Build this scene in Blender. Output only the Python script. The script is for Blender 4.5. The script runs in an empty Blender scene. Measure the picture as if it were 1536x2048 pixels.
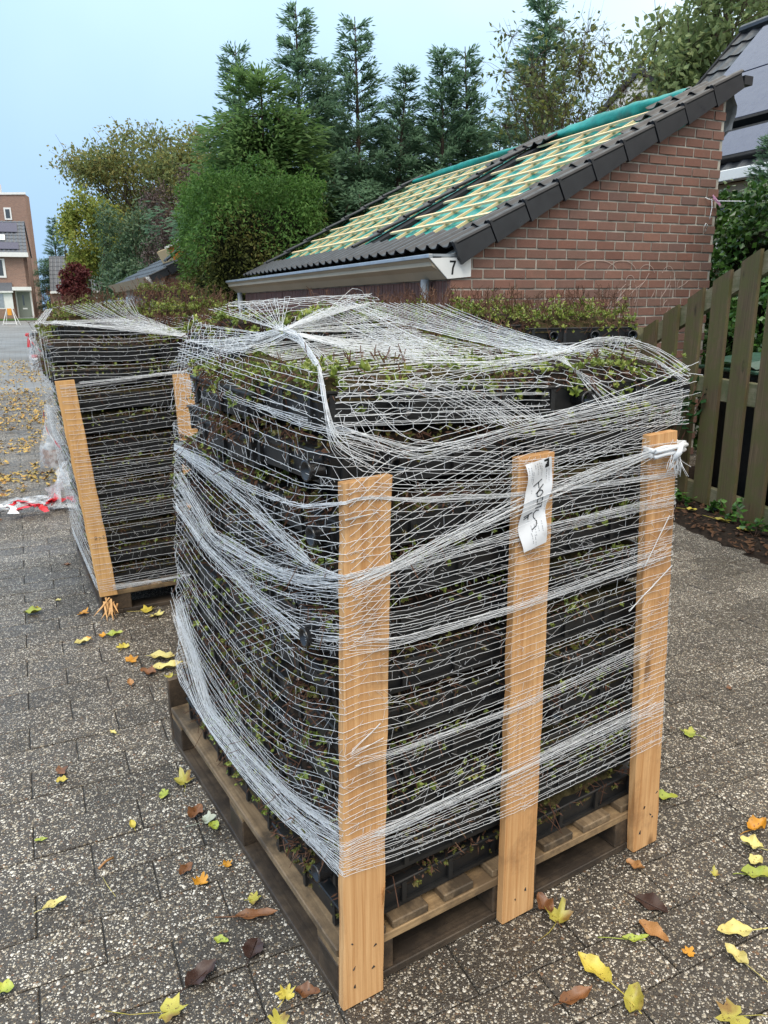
import bpy, math, random
import numpy as np
from mathutils import Vector, Matrix

rnd = random.Random(7)
S = bpy.context.scene
COL = S.collection
R = math.radians

# ------------------------------------------------------------------ camera
CAM_H, PITCH, ROLL = 1.461, 0.267, -0.012
cd = bpy.data.cameras.new('camera')
cam = bpy.data.objects.new('camera', cd)
COL.objects.link(cam)
cd.sensor_fit = 'VERTICAL'
cd.sensor_height = 24.0
cd.lens = 1517.7 / 2048 * 24.0
cd.clip_start = 0.05
cd.clip_end = 900
_f = Vector((0, math.cos(PITCH), -math.sin(PITCH)))
_u = Vector((0, math.sin(PITCH), math.cos(PITCH)))
_x = Vector((1, 0, 0))
_r2 = math.cos(ROLL) * _x + math.sin(ROLL) * _u
_u2 = -math.sin(ROLL) * _x + math.cos(ROLL) * _u
M = Matrix((_r2, _u2, -_f)).transposed().to_4x4()
M.translation = (0, 0, CAM_H)
cam.matrix_world = M
S.camera = cam

# ------------------------------------------------------------------ sky, sun, exposure
W = bpy.data.worlds.new('World')
S.world = W
W.use_nodes = True
nt = W.node_tree
nt.nodes.clear()
SUN_EL, SUN_AZ = R(52), R(200)
sky = nt.nodes.new('ShaderNodeTexSky')
sky.sky_type = 'NISHITA'
sky.sun_disc = False
sky.sun_elevation = SUN_EL
sky.sun_rotation = SUN_AZ
sky.air_density = 1.0
sky.dust_density = 2.0
sky.ozone_density = 1.5
tc = nt.nodes.new('ShaderNodeTexCoord')
sep = nt.nodes.new('ShaderNodeSeparateXYZ')
nt.links.new(tc.outputs['Generated'], sep.inputs[0])
# soft veil of cloud: bluer low and to the west, whiter overhead and to the east
wob = nt.nodes.new('ShaderNodeTexNoise')
wob.inputs['Scale'].default_value = 2.3
wob.inputs['Detail'].default_value = 4
nt.links.new(tc.outputs['Generated'], wob.inputs['Vector'])


def wmath(op, a, b):
    n = nt.nodes.new('ShaderNodeMath')
    n.operation = op
    for i, v in enumerate((a, b)):
        if isinstance(v, (int, float)):
            n.inputs[i].default_value = v
        else:
            nt.links.new(v, n.inputs[i])
    return n.outputs[0]


g1 = wmath('MULTIPLY', sep.outputs['Z'], 0.72)
g2 = wmath('MULTIPLY', sep.outputs['X'], 0.55)
g3 = wmath('MULTIPLY', wob.outputs['Fac'], 0.52)
g = wmath('ADD', wmath('ADD', g1, g2), wmath('ADD', g3, -0.01))
ramp = nt.nodes.new('ShaderNodeValToRGB')
ramp.color_ramp.elements[0].position = 0.0
ramp.color_ramp.elements[0].color = (2.9, 4.7, 7.3, 1)
ramp.color_ramp.elements[1].position = 1.0
ramp.color_ramp.elements[1].color = (8.9, 8.1, 7.0, 1)
e = ramp.color_ramp.elements.new(0.48)
e.color = (4.7, 6.4, 8.0, 1)
e = ramp.color_ramp.elements.new(0.72)
e.color = (6.3, 7.6, 8.3, 1)
nt.links.new(g, ramp.inputs['Fac'])
mixs = nt.nodes.new('ShaderNodeMix')
mixs.data_type = 'RGBA'
mixs.inputs['Factor'].default_value = 0.86
nt.links.new(sky.outputs[0], mixs.inputs['A'])
zen = wmath('ADD', 1.0, wmath('MULTIPLY', wmath('POWER', wmath('MAXIMUM', sep.outputs['Z'], 0.0), 1.5), 1.5))
lum = nt.nodes.new('ShaderNodeVectorMath')
lum.operation = 'SCALE'
nt.links.new(ramp.outputs[0], lum.inputs[0])
nt.links.new(zen, lum.inputs['Scale'])
nt.links.new(lum.outputs[0], mixs.inputs['B'])
bg = nt.nodes.new('ShaderNodeBackground')
bg.inputs['Strength'].default_value = 0.1
wo = nt.nodes.new('ShaderNodeOutputWorld')
nt.links.new(mixs.outputs['Result'], bg.inputs['Color'])
nt.links.new(bg.outputs[0], wo.inputs['Surface'])

sl = bpy.data.lights.new('sun', 'SUN')
sl.energy = 1.5
sl.angle = R(25)
sl.color = (1.0, 0.93, 0.84)
so = bpy.data.objects.new('sun', sl)
COL.objects.link(so)
sd = Vector((math.sin(SUN_AZ) * math.cos(SUN_EL), math.cos(SUN_AZ) * math.cos(SUN_EL), math.sin(SUN_EL)))
so.rotation_euler = sd.to_track_quat('Z', 'Y').to_euler()
so.location = (0, 0, 30)

S.view_settings.view_transform = 'Standard'
S.view_settings.look = 'None'
S.view_settings.exposure = 0.52
S.view_settings.gamma = 1.0
S.view_settings.use_curve_mapping = False


# ------------------------------------------------------------------ object helpers
def tag(o, label=None, cat=None, group=None, kind=None):
    if label: o['label'] = label
    if cat: o['category'] = cat
    if group: o['group'] = group
    if kind: o['kind'] = kind
    return o


def empty(name, loc=(0, 0, 0), rz=0.0, parent=None):
    o = bpy.data.objects.new(name, None)
    o.empty_display_size = 0.1
    o.location = loc
    o.rotation_euler = (0, 0, rz)
    COL.objects.link(o)
    if parent: o.parent = parent
    return o


def link(name, me, parent=None, loc=None, rot=None):
    o = bpy.data.objects.new(name, me)
    COL.objects.link(o)
    if parent: o.parent = parent
    if loc is not None: o.location = loc
    if rot is not None: o.rotation_euler = rot
    return o


def np_mesh(name, V, F, mats, mi=None, smooth=False):
    """V (n,3); F list of (m,k) int arrays (k = 3 or 4)."""
    me = bpy.data.meshes.new(name)
    V = np.asarray(V, np.float32)
    Fs = [np.asarray(f, np.int32) for f in (F if isinstance(F, list) else [F]) if len(f)]
    me.vertices.add(len(V))
    me.vertices.foreach_set('co', V.ravel())
    tot = np.concatenate([np.full(len(f), f.shape[1], np.int32) for f in Fs])
    idx = np.concatenate([f.ravel() for f in Fs])
    st = np.concatenate([[0], np.cumsum(tot)[:-1]]).astype(np.int32)
    me.loops.add(len(idx))
    me.loops.foreach_set('vertex_index', idx)
    me.polygons.add(len(tot))
    me.polygons.foreach_set('loop_start', st)
    me.polygons.foreach_set('loop_total', tot)
    for m in (mats if isinstance(mats, (list, tuple)) else [mats]): me.materials.append(m)
    if mi is not None: me.polygons.foreach_set('material_index', np.asarray(mi, np.int32))
    me.polygons.foreach_set('use_smooth', np.full(len(tot), bool(smooth)))
    me.update(calc_edges=True)
    return me


class MB:
    """small mesh builder: collects faces, builds one mesh"""

    def __init__(self):
        self.v, self.f, self.m = [], [], []

    def add(self, vs, fs, mi=0):
        o = len(self.v)
        self.v += [tuple(p) for p in vs]
        self.f += [tuple(i + o for i in f) for f in fs]
        self.m += [mi] * len(fs)
        return self

    def box(self, x0, x1, y0, y1, z0, z1, mi=0, bev=0.0, taper=0.0):
        if bev <= 0:
            t = taper
            vs = [(x0 + t, y0 + t, z0), (x1 - t, y0 + t, z0), (x1 - t, y1 - t, z0), (x0 + t, y1 - t, z0),
                  (x0, y0, z1), (x1, y0, z1), (x1, y1, z1), (x0, y1, z1)]
            fs = [(3, 2, 1, 0), (4, 5, 6, 7), (0, 1, 5, 4), (1, 2, 6, 5), (2, 3, 7, 6), (3, 0, 4, 7)]
            return self.add(vs, fs, mi)
        b = bev
        X, Y, Z = (x0, x1), (y0, y1), (z0, z1)
        vs, ix = [], {}
        for i in (0, 1):
            for j in (0, 1):
                for k in (0, 1):
                    sx, sy, sz = (b, -b)[i], (b, -b)[j], (b, -b)[k]
                    for a, p in enumerate(((X[i], Y[j] + sy, Z[k] + sz), (X[i] + sx, Y[j], Z[k] + sz), (X[i] + sx, Y[j] + sy, Z[k]))):
                        ix[i, j, k, a] = len(vs)
                        vs.append(p)
        fs = []
        q = lambda *k: fs.append(tuple(ix[t] for t in k))
        q((0, 0, 0, 0), (0, 0, 1, 0), (0, 1, 1, 0), (0, 1, 0, 0)); q((1, 0, 0, 0), (1, 1, 0, 0), (1, 1, 1, 0), (1, 0, 1, 0))
        q((0, 0, 0, 1), (1, 0, 0, 1), (1, 0, 1, 1), (0, 0, 1, 1)); q((0, 1, 0, 1), (0, 1, 1, 1), (1, 1, 1, 1), (1, 1, 0, 1))
        q((0, 0, 0, 2), (0, 1, 0, 2), (1, 1, 0, 2), (1, 0, 0, 2)); q((0, 0, 1, 2), (1, 0, 1, 2), (1, 1, 1, 2), (0, 1, 1, 2))
        for i in (0, 1):
            for j in (0, 1):
                q((i, j, 0, 0), (i, j, 0, 1), (i, j, 1, 1), (i, j, 1, 0))
                q((i, 0, j, 0), (i, 0, j, 2), (i, 1, j, 2), (i, 1, j, 0))
                q((0, i, j, 1), (0, i, j, 2), (1, i, j, 2), (1, i, j, 1))
        for i in (0, 1):
            for j in (0, 1):
                for k in (0, 1):
                    q((i, j, k, 0), (i, j, k, 1), (i, j, k, 2))
        return self.add(vs, fs, mi)

    def obox(self, c, ax, ay, az, mi=0):
        """oriented box: centre and three half-axis vectors"""
        c, ax, ay, az = Vector(c), Vector(ax), Vector(ay), Vector(az)
        vs = [c + sx * ax + sy * ay + sz * az for sz in (-1, 1) for sx, sy in ((-1, -1), (1, -1), (1, 1), (-1, 1))]
        return self.add(vs, [(3, 2, 1, 0), (4, 5, 6, 7), (0, 1, 5, 4), (1, 2, 6, 5), (2, 3, 7, 6), (3, 0, 4, 7)], mi)

    def prism(self, poly, d, mi=0):
        """closed polygon of 3D points extruded by vector d"""
        n = len(poly)
        d = Vector(d)
        a = [Vector(p) for p in poly]
        vs = a + [p + d for p in a]
        fs = [tuple(range(n))[::-1], tuple(range(n, 2 * n))]
        fs += [(i, (i + 1) % n, n + (i + 1) % n, n + i) for i in range(n)]
        return self.add(vs, fs, mi)

    def tube(self, pts, r, n=6, mi=0, cap=True):
        V, F = tube_np([np.array(pts, float)], r, n)
        o = len(self.v)
        self.v += [tuple(p) for p in V]
        self.f += [tuple(int(i) + o for i in f) for f in F]
        self.m += [mi] * len(F)
        if cap:
            L = len(pts)
            self.f += [tuple(o + i for i in range(n))[::-1], tuple(o + (L - 1) * n + i for i in range(n))]
            self.m += [mi, mi]
        return self

    def mesh(self, name, mats, smooth=False):
        me = bpy.data.meshes.new(name)
        me.from_pydata(self.v, [], self.f)
        for m in (mats if isinstance(mats, (list, tuple)) else [mats]): me.materials.append(m)
        me.polygons.foreach_set('material_index', self.m)
        if smooth: me.polygons.foreach_set('use_smooth', [True] * len(self.f))
        me.update()
        return me

    def build(self, name, mats, parent=None, smooth=False, loc=None, rot=None):
        return link(name, self.mesh(name, mats, smooth), parent, loc, rot)


def tube_np(paths, r, n=3):
    """tubes round polylines; r a number, or one per path, or (per path) one per point"""
    Vs, Fs, off = [], [], 0
    ang = np.arange(n) * 2 * np.pi / n
    ca, sa = np.cos(ang), np.sin(ang)
    for k, P in enumerate(paths):
        P = np.asarray(P, float)
        L = len(P)
        if L < 2: continue
        T = np.gradient(P, axis=0)
        T /= np.linalg.norm(T, axis=1, keepdims=True) + 1e-12
        ref = np.where(np.abs(T[:, 2:3]) > 0.9, np.array([[1.0, 0, 0]]), np.array([[0, 0, 1.0]]))
        A = np.cross(T, ref)
        A /= np.linalg.norm(A, axis=1, keepdims=True) + 1e-12
        B = np.cross(T, A)
        rr = r if np.isscalar(r) else r[k]
        rr = np.broadcast_to(np.asarray(rr, float), (L,))[:, None, None]
        V = P[:, None, :] + rr * (ca[None, :, None] * A[:, None, :] + sa[None, :, None] * B[:, None, :])
        Vs.append(V.reshape(-1, 3))
        i = np.arange(L - 1)[:, None] * n
        j = np.arange(n)[None, :]
        j2 = (j + 1) % n
        F = np.stack([i + j, i + j2, i + n + j2, i + n + j], -1).reshape(-1, 4) + off
        Fs.append(F)
        off += L * n
    if not Vs: return np.zeros((0, 3)), np.zeros((0, 4), int)
    return np.concatenate(Vs), np.concatenate(Fs)


def kites(c, d, side, length, width, fold=0.0):
    """leaf quads: base points c, unit directions d, unit side vectors, arrays of length and width"""
    c, d, side = np.asarray(c), np.asarray(d), np.asarray(side)
    length = np.asarray(length)[:, None]
    width = np.asarray(width)[:, None]
    nrm = np.cross(d, side)
    m = c + d * length * 0.45
    V = np.stack([c, m + side * width * 0.5 + nrm * fold * width, c + d * length, m - side * width * 0.5 + nrm * fold * width], 1)
    n = len(c)
    return V.reshape(-1, 3), np.arange(4 * n).reshape(n, 4)


def unit(a):
    return a / (np.linalg.norm(a, axis=-1, keepdims=True) + 1e-12)


def copy_tree(o, parent=None):
    c = o.copy()
    COL.objects.link(c)
    if parent: c.parent = parent
    for ch in list(o.children): copy_tree(ch, c)
    return c


# ------------------------------------------------------------------ materials
class NT:
    def __init__(self, name):
        self.m = bpy.data.materials.new(name)
        self.m.use_nodes = True
        self.t = self.m.node_tree
        self.t.nodes.clear()
        self.out = self.t.nodes.new('ShaderNodeOutputMaterial')
        self.b = self.t.nodes.new('ShaderNodeBsdfPrincipled')
        self.t.links.new(self.b.outputs[0], self.out.inputs['Surface'])

    def n(self, typ, **kw):
        x = self.t.nodes.new('ShaderNode' + typ)
        for k, v in kw.items(): setattr(x, k, v)
        return x

    def put(self, sock, v):
        if isinstance(v, bpy.types.NodeSocket): self.t.links.new(v, sock)
        elif isinstance(v, (tuple, list)) and len(v) == 3 and sock.type == 'RGBA': sock.default_value = (*v, 1)
        else: sock.default_value = v

    def pos(self, kind='Object', scale=(1, 1, 1), rot=(0, 0, 0)):
        if kind == 'World': s = self.n('NewGeometry').outputs['Position']
        else: s = self.n('TexCoord').outputs[kind]
        mp = self.n('Mapping')
        mp.inputs['Scale'].default_value = scale
        mp.inputs['Rotation'].default_value = rot
        self.put(mp.inputs['Vector'], s)
        return mp.outputs[0]

    def noise(self, vec, scale, detail=3, rough=0.55, out='Fac', dist=0.0):
        x = self.n('TexNoise')
        self.put(x.inputs['Vector'], vec)
        x.inputs['Scale'].default_value = scale
        x.inputs['Detail'].default_value = detail
        x.inputs['Roughness'].default_value = rough
        x.inputs['Distortion'].default_value = dist
        return x.outputs[out]

    def voro(self, vec, scale, feature='F1', out='Distance', rand=1.0):
        x = self.n('TexVoronoi', feature=feature)
        self.put(x.inputs['Vector'], vec)
        x.inputs['Scale'].default_value = scale
        x.inputs['Randomness'].default_value = rand
        return x.outputs[out]

    def rng(self, v, a, b, c=0.0, d=1.0, smooth=False):
        x = self.n('MapRange')
        if smooth: x.interpolation_type = 'SMOOTHSTEP'
        for s, q in zip(('Value', 'From Min', 'From Max', 'To Min', 'To Max'), (v, a, b, c, d)): self.put(x.inputs[s], q)
        return x.outputs[0]

    def math(self, op, a, b=0.0):
        x = self.n('Math', operation=op)
        self.put(x.inputs[0], a)
        self.put(x.inputs[1], b)
        return x.outputs[0]

    def mix(self, f, a, b, blend='MIX'):
        x = self.n('Mix', data_type='RGBA', blend_type=blend)
        self.put(x.inputs['Factor'], f)
        self.put(x.inputs['A'], a)
        self.put(x.inputs['B'], b)
        return x.outputs['Result']

    def ramp(self, f, stops):
        x = self.n('ValToRGB')
        el = x.color_ramp.elements
        for i, (p, c) in enumerate(stops):
            q = el[i] if i < 2 else el.new(p)
            q.position = p
            q.color = (*c, 1)
        self.put(x.inputs[0], f)
        return x.outputs[0]

    def island(self):
        return self.n('NewGeometry').outputs['Random Per Island']

    def objrand(self):
        return self.n('ObjectInfo').outputs['Random']

    def bump(self, h, strength=0.5, dist=0.01):
        x = self.n('Bump')
        x.inputs['Strength'].default_value = strength
        x.inputs['Distance'].default_value = dist
        self.put(x.inputs['Height'], h)
        self.put(self.b.inputs['Normal'], x.outputs[0])

    def fin(self, color, rough=0.6, spec=0.4, metal=0.0, **kw):
        self.put(self.b.inputs['Base Color'], color)
        self.put(self.b.inputs['Roughness'], rough)
        self.put(self.b.inputs['Specular IOR Level'], spec)
        self.put(self.b.inputs['Metallic'], metal)
        for k, v in kw.items(): self.put(self.b.inputs[k.replace('_', ' ')], v)
        return self.m


def plain(name, c, rough=0.6, spec=0.4, var=0.15, scale=6.0, metal=0.0, bump=0.0, bscale=60.0, world=False, **kw):
    t = NT(name)
    v = t.pos('World' if world else 'Object')
    n = t.noise(v, scale, 5)
    col = t.mix(t.rng(n, 0.3, 0.7), tuple(x * (1 - var) for x in c), tuple(min(1, x * (1 + var)) for x in c))
    if bump: t.bump(t.noise(v, bscale, 3), bump, 0.004)
    return t.fin(col, rough, spec, metal, **kw)


def leafy(name, cols, rough=0.55, trans=0.25, spec=0.3, nscale=0.8):
    """foliage: colour per leaf, larger clumps drift between the tones"""
    t = NT(name)
    isl = t.island()
    big = t.noise(t.pos('World'), nscale, 2)
    f = t.math('ADD', t.math('MULTIPLY', isl, 0.6), t.math('MULTIPLY', t.rng(big, 0.3, 0.7), 0.4))
    col = t.ramp(f, [(i / (len(cols) - 1), c) for i, c in enumerate(cols)])
    m = t.fin(col, rough, spec)
    if trans:
        tr = t.n('BsdfTranslucent')
        t.put(tr.inputs['Color'], col)
        mx = t.n('MixShader')
        mx.inputs[0].default_value = trans
        t.t.links.new(t.b.outputs[0], mx.inputs[1])
        t.t.links.new(tr.outputs[0], mx.inputs[2])
        t.t.links.new(mx.outputs[0], t.out.inputs['Surface'])
    return m


def wood(name, light, dark, axis='Z', wet=None, rough=0.65, knots=True, gs=1.0, grime=None, gr=(0.40, 0.58, 0.88)):
    t = NT(name)
    k = {'X': (1.0, 42, 42), 'Y': (42, 1.0, 42), 'Z': (42, 42, 1.0)}[axis]
    k = tuple(q * gs for q in k)
    ob = t.pos('Object')
    off = t.n('VectorMath', operation='ADD')
    r = t.objrand()
    cmb = t.n('CombineXYZ')
    for i in range(3): t.put(cmb.inputs[i], t.math('MULTIPLY', r, (7.3, 3.9, 5.1)[i]))
    t.put(off.inputs[0], ob)
    t.put(off.inputs[1], cmb.outputs[0])
    mp = t.n('Mapping')
    mp.inputs['Scale'].default_value = k
    t.put(mp.inputs['Vector'], off.outputs[0])
    g = t.noise(mp.outputs[0], 1.0, 6, 0.6, dist=1.6)
    fine = t.noise(mp.outputs[0], 4.0, 5, 0.7)
    f = t.math('ADD', t.math('MULTIPLY', t.rng(g, 0.36, 0.64), 0.6), t.math('MULTIPLY', t.rng(fine, .3, .7), 0.4))
    broad = t.noise(off.outputs[0], 3.2, 5, .6)
    col = t.mix(f, dark, light)
    col = t.mix(t.rng(broad, .45, .75, 0, .45), col, dark)
    if knots:
        kk = {'X': (5, 16, 16), 'Y': (16, 5, 16), 'Z': (16, 16, 5)}[axis]
        m2 = t.n('Mapping')
        m2.inputs['Scale'].default_value = kk
        t.put(m2.inputs['Vector'], off.outputs[0])
        d = t.voro(m2.outputs[0], 1.0)
        cell = t.voro(m2.outputs[0], 1.0, out='Color')
        sel = t.math('GREATER_THAN', t.math('MULTIPLY', cell, 1.0), 0.62)
        kn = t.math('MULTIPLY', t.rng(d, 0.17, 0.27, 1.0, 0.0), sel)
        col = t.mix(t.math('MULTIPLY', kn, 0.75), col, tuple(x * 0.35 for x in dark))
    if grime is not None:
        gn = t.noise(off.outputs[0], 6.0, 7, 0.7)
        col = t.mix(t.rng(gn, gr[0], gr[1], 0, gr[2]), col, grime)
    t.bump(f, 0.25, 0.003)
    return t.fin(col, rough, 0.35)


def sleek(name, c, rough=0.35, spec=0.5, dusty=None):
    t = NT(name)
    v = t.pos('World')
    n = t.noise(v, 9, 6, 0.65)
    col = t.mix(t.rng(n, 0.35, 0.75), c, dusty if dusty else tuple(x * 1.6 for x in c))
    rr = t.rng(t.noise(v, 14, 4), 0.3, 0.7, rough * 0.75, min(1, rough * 1.5))
    t.bump(t.noise(v, 120, 2), 0.12, 0.002)
    return t.fin(col, rr, spec)


# exposed-aggregate concrete: pebbles in a dark wet matrix
def aggregate(name, tint=(1.03, 1.0, 0.95), soil=0.0, lift=1.0):
    t = NT(name)
    w = t.pos('World')
    wob_ = t.n('VectorMath', operation='ADD')
    nz = t.noise(w, 60, 2, out='Color')
    sc = t.n('VectorMath', operation='SCALE')
    t.put(sc.inputs[0], nz)
    sc.inputs['Scale'].default_value = 0.006
    t.put(wob_.inputs[0], w)
    t.put(wob_.inputs[1], sc.outputs[0])
    p = wob_.outputs[0]
    matrix = t.mix(t.noise(p, 210, 4, 0.7), (0.020, 0.0175, 0.015), (0.090, 0.079, 0.068))
    patch = t.noise(w, 2.3, 5, 0.6)
    cols = [(0.0, (0.062, 0.050, 0.040)), (0.32, (0.125, 0.104, 0.082)), (0.46, (0.22, 0.175, 0.12)), (0.56, (0.20, 0.115, 0.065)),
            (0.60, (0.36, 0.31, 0.235)), (0.70, (0.56, 0.51, 0.42)), (0.83, (0.74, 0.70, 0.63))]
    col = matrix
    hs = []
    for scale, thr, keep in ((250, 0.44, 0.85), (155, 0.42, 0.70), (100, 0.38, 0.36)):
        x = t.n('TexVoronoi', feature='F1')
        t.put(x.inputs['Vector'], p)
        x.inputs['Scale'].default_value = scale
        sp = t.n('SeparateXYZ')
        t.put(sp.inputs[0], x.outputs['Color'])
        size = t.rng(sp.outputs[1], 0, 1, thr * 0.55, thr * 1.25)
        body = t.math('LESS_THAN', x.outputs['Distance'], size)
        sel = t.math('LESS_THAN', sp.outputs[2], t.rng(patch, 0.3, 0.7, keep * 0.75, min(1, keep * 1.2)))
        mask = t.math('MULTIPLY', body, sel)
        rc = t.n('ValToRGB')
        rc.color_ramp.interpolation = 'CONSTANT'
        el = rc.color_ramp.elements
        for i, (q, c) in enumerate(cols):
            ee = el[i] if i < 2 else el.new(q)
            ee.position = q
            ee.color = (*[cc * lift for cc in c], 1)
        t.put(rc.inputs[0], sp.outputs[0])
        col = t.mix(mask, col, rc.outputs[0])
        hs.append(t.math('MULTIPLY', mask, t.rng(x.outputs['Distance'], 0, thr, 1, 0)))
    h = t.math('ADD', t.math('ADD', hs[0], hs[1]), hs[2])
    col = t.mix(t.rng(t.noise(w, 0.9, 6, 0.6), 0.42, 0.72, 0, 0.6), col, t.mix(0.6, col, (0.04, 0.034, 0.028)))
    if soil:
        col = t.mix(soil, col, (0.06, 0.045, 0.03))
    orr = t.objrand()
    col = t.mix(1.0, col, t.mix(t.math('FRACT', t.math('ADD', orr, t.math('MULTIPLY', t.island(), 1.7))), tuple(0.78 * q for q in tint), tuple(1.20 * q for q in tint)), 'MULTIPLY')
    t.bump(t.math('ADD', h, t.math('MULTIPLY', t.noise(p, 300, 2), 0.4)), 0.8, 0.004)
    wet = t.rng(t.noise(w, 1.7, 5, 0.6), 0.38, 0.66, 0.34, 0.72)
    return t.fin(col, wet, 0.5)


M_PAVER = aggregate('exposed_aggregate')
M_JOINT_ = plain('joint_sand', (0.022, 0.019, 0.016), 0.8, 0.2, 0.5, 40, bump=0.6, bscale=200, world=True)
M_SOIL = plain('dark_soil', (0.020, 0.014, 0.010), 0.95, 0.15, 0.6, 60, bump=1.0, bscale=90)
M_POST = wood('fresh_pine', (0.73, 0.45, 0.215), (0.43, 0.20, 0.068), 'Z', rough=0.6, grime=(0.20, 0.10, 0.045), gr=(.52, .74, .75))
M_POST2 = wood('pale_pine', (0.72, 0.44, 0.19), (0.50, 0.25, 0.085), 'Z', rough=0.6)
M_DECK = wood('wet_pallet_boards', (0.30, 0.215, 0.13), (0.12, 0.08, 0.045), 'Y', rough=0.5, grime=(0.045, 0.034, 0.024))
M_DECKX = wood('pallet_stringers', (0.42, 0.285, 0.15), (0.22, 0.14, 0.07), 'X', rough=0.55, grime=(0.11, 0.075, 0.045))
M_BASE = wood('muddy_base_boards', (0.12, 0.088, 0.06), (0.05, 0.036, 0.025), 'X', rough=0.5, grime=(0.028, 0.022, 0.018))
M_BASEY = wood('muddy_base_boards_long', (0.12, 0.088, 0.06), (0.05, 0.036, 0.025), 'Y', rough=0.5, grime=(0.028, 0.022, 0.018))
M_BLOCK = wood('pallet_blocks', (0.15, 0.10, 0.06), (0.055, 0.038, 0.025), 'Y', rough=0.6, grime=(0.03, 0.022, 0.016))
M_TRAY = sleek('black_plastic', (0.010, 0.0105, 0.0115), 0.42, 0.45, dusty=(0.019, 0.0185, 0.018))
M_SPIG = sleek('black_pipe', (0.011, 0.011, 0.012), 0.22, 0.6)
M_SEDUM = leafy('sedum_green', [(0.05, 0.075, 0.014), (0.11, 0.155, 0.026), (0.20, 0.26, 0.045), (0.36, 0.40, 0.10), (0.16, 0.055, 0.03)], 0.42, 0.2, 0.4, 9.0)
M_SEDUM2 = leafy('sedum_olive', [(0.05, 0.045, 0.014), (0.085, 0.09, 0.020), (0.14, 0.155, 0.03), (0.10, 0.035, 0.018), (0.24, 0.26, 0.06)], 0.5, 0.2, 0.35, 9.0)
M_STEM = leafy('dry_stems', [(0.055, 0.024, 0.014), (0.10, 0.048, 0.03), (0.17, 0.10, 0.065)], 0.8, 0.0, 0.2, 6.0)
M_MOSS = plain('moss_and_roots', (0.045, 0.036, 0.016), 0.95, 0.1, 0.7, 45, bump=1.0, bscale=140)


def net_material():
    t = NT('white_net_thread')
    n = t.noise(t.pos('World'), 30, 2)
    col = t.mix(n, (0.80, 0.82, 0.84), (0.90, 0.91, 0.92))
    m = t.fin(col, 0.4, 0.5)
    tl = t.n('BsdfTranslucent')
    t.put(tl.inputs['Color'], col)
    mx = t.n('MixShader')
    mx.inputs[0].default_value = .3
    t.t.links.new(t.b.outputs[0], mx.inputs[1])
    t.t.links.new(tl.outputs[0], mx.inputs[2])
    t.t.links.new(mx.outputs[0], t.out.inputs['Surface'])
    return m


M_NET = net_material()


# ------------------------------------------------------------------ terrain
AX = R(25)                                   # paving, garages and the house share this heading
E1 = np.array([math.cos(AX), math.sin(AX), 0.0])
E2 = np.array([-math.sin(AX), math.cos(AX), 0.0])


def ground_z(x, y):
    d = np.maximum(0.0, np.asarray(y, float) - 9.0)
    return np.minimum(d * 0.0144, 0.78 + 0 * d)


xs = np.concatenate([np.linspace(-450, -60, 8), np.linspace(-50, -8, 15), np.linspace(-6, 6, 13), np.linspace(8, 40, 9), np.linspace(60, 450, 8)])
ys = np.concatenate([[-300, -60, -20], np.linspace(-8, 8, 9), np.linspace(9, 66, 58), [70, 80, 100, 150, 250, 600]])
XX, YY = np.meshgrid(xs, ys)
ZZ = ground_z(XX, YY) - 0.008 + 0.008 * np.clip((YY - 13.0) / 3.0, 0, 1)
GV = np.stack([XX, YY, ZZ], -1).reshape(-1, 3)
nx = len(xs)
GI = (np.arange(len(ys) - 1)[:, None] * nx + np.arange(nx - 1)[None, :]).ravel()
GF = np.stack([GI, GI + 1, GI + nx + 1, GI + nx], -1)


def far_paving():
    t = NT('far_paving')
    v = t.pos('World', rot=(0, 0, -AX))
    br = t.n('TexBrick')
    t.put(br.inputs['Vector'], v)
    br.inputs['Scale'].default_value = 1.0
    br.inputs['Brick Width'].default_value = 0.292
    br.inputs['Row Height'].default_value = 0.149
    br.inputs['Mortar Size'].default_value = 0.006
    br.inputs['Mortar Smooth'].default_value = 0.3
    br.inputs['Color1'].default_value = (0.24, 0.225, 0.20, 1)
    br.inputs['Color2'].default_value = (0.31, 0.295, 0.27, 1)
    br.inputs['Mortar'].default_value = (0.03, 0.027, 0.024, 1)
    w = t.pos('World')
    sp = t.noise(w, 130, 3, 0.7)
    col = t.mix(t.rng(sp, 0.35, 0.7), t.mix(0.55, br.outputs['Color'], (0.03, 0.03, 0.028)), br.outputs['Color'])
    col = t.mix(t.rng(sp, 0.62, 0.72), col, (0.42, 0.40, 0.36))
    big = t.noise(w, 0.7, 5)
    col = t.mix(t.rng(big, 0.4, 0.7, 0, 0.5), col, (0.07, 0.062, 0.055))
    near = t.n('SeparateXYZ')
    t.put(near.inputs[0], w)
    col = t.mix(t.rng(near.outputs[1], 12.6, 13.2), (0.034, 0.030, 0.026), col)
    t.bump(sp, 0.4, 0.004)
    return t.fin(col, t.rng(big, 0.35, 0.65, 0.38, 0.6), 0.5)


ground = link('ground', np_mesh('ground', GV, GF, far_paving()))
tag(ground, kind='structure')

# pavers: each its own stone with recessed joints; nearest 300 are parts, the rest one part
pavement = empty('pavement')
tag(pavement, 'dark exposed aggregate pavers in stretcher bond, wet and strewn with leaves', None, kind='structure')
PL, PW, GAP = 0.292, 0.149, 0.0034


def fproj(P):
    P = np.asarray(P, float) - np.array([0, 0, CAM_H])
    c_, s_ = math.cos(PITCH), math.sin(PITCH)
    yf = P[..., 1] * c_ - P[..., 2] * s_
    up = P[..., 1] * s_ + P[..., 2] * c_
    return np.stack([768 + 1517.7 * P[..., 0] / yf, 1024 - 1517.7 * up / yf, yf], -1)


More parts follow.
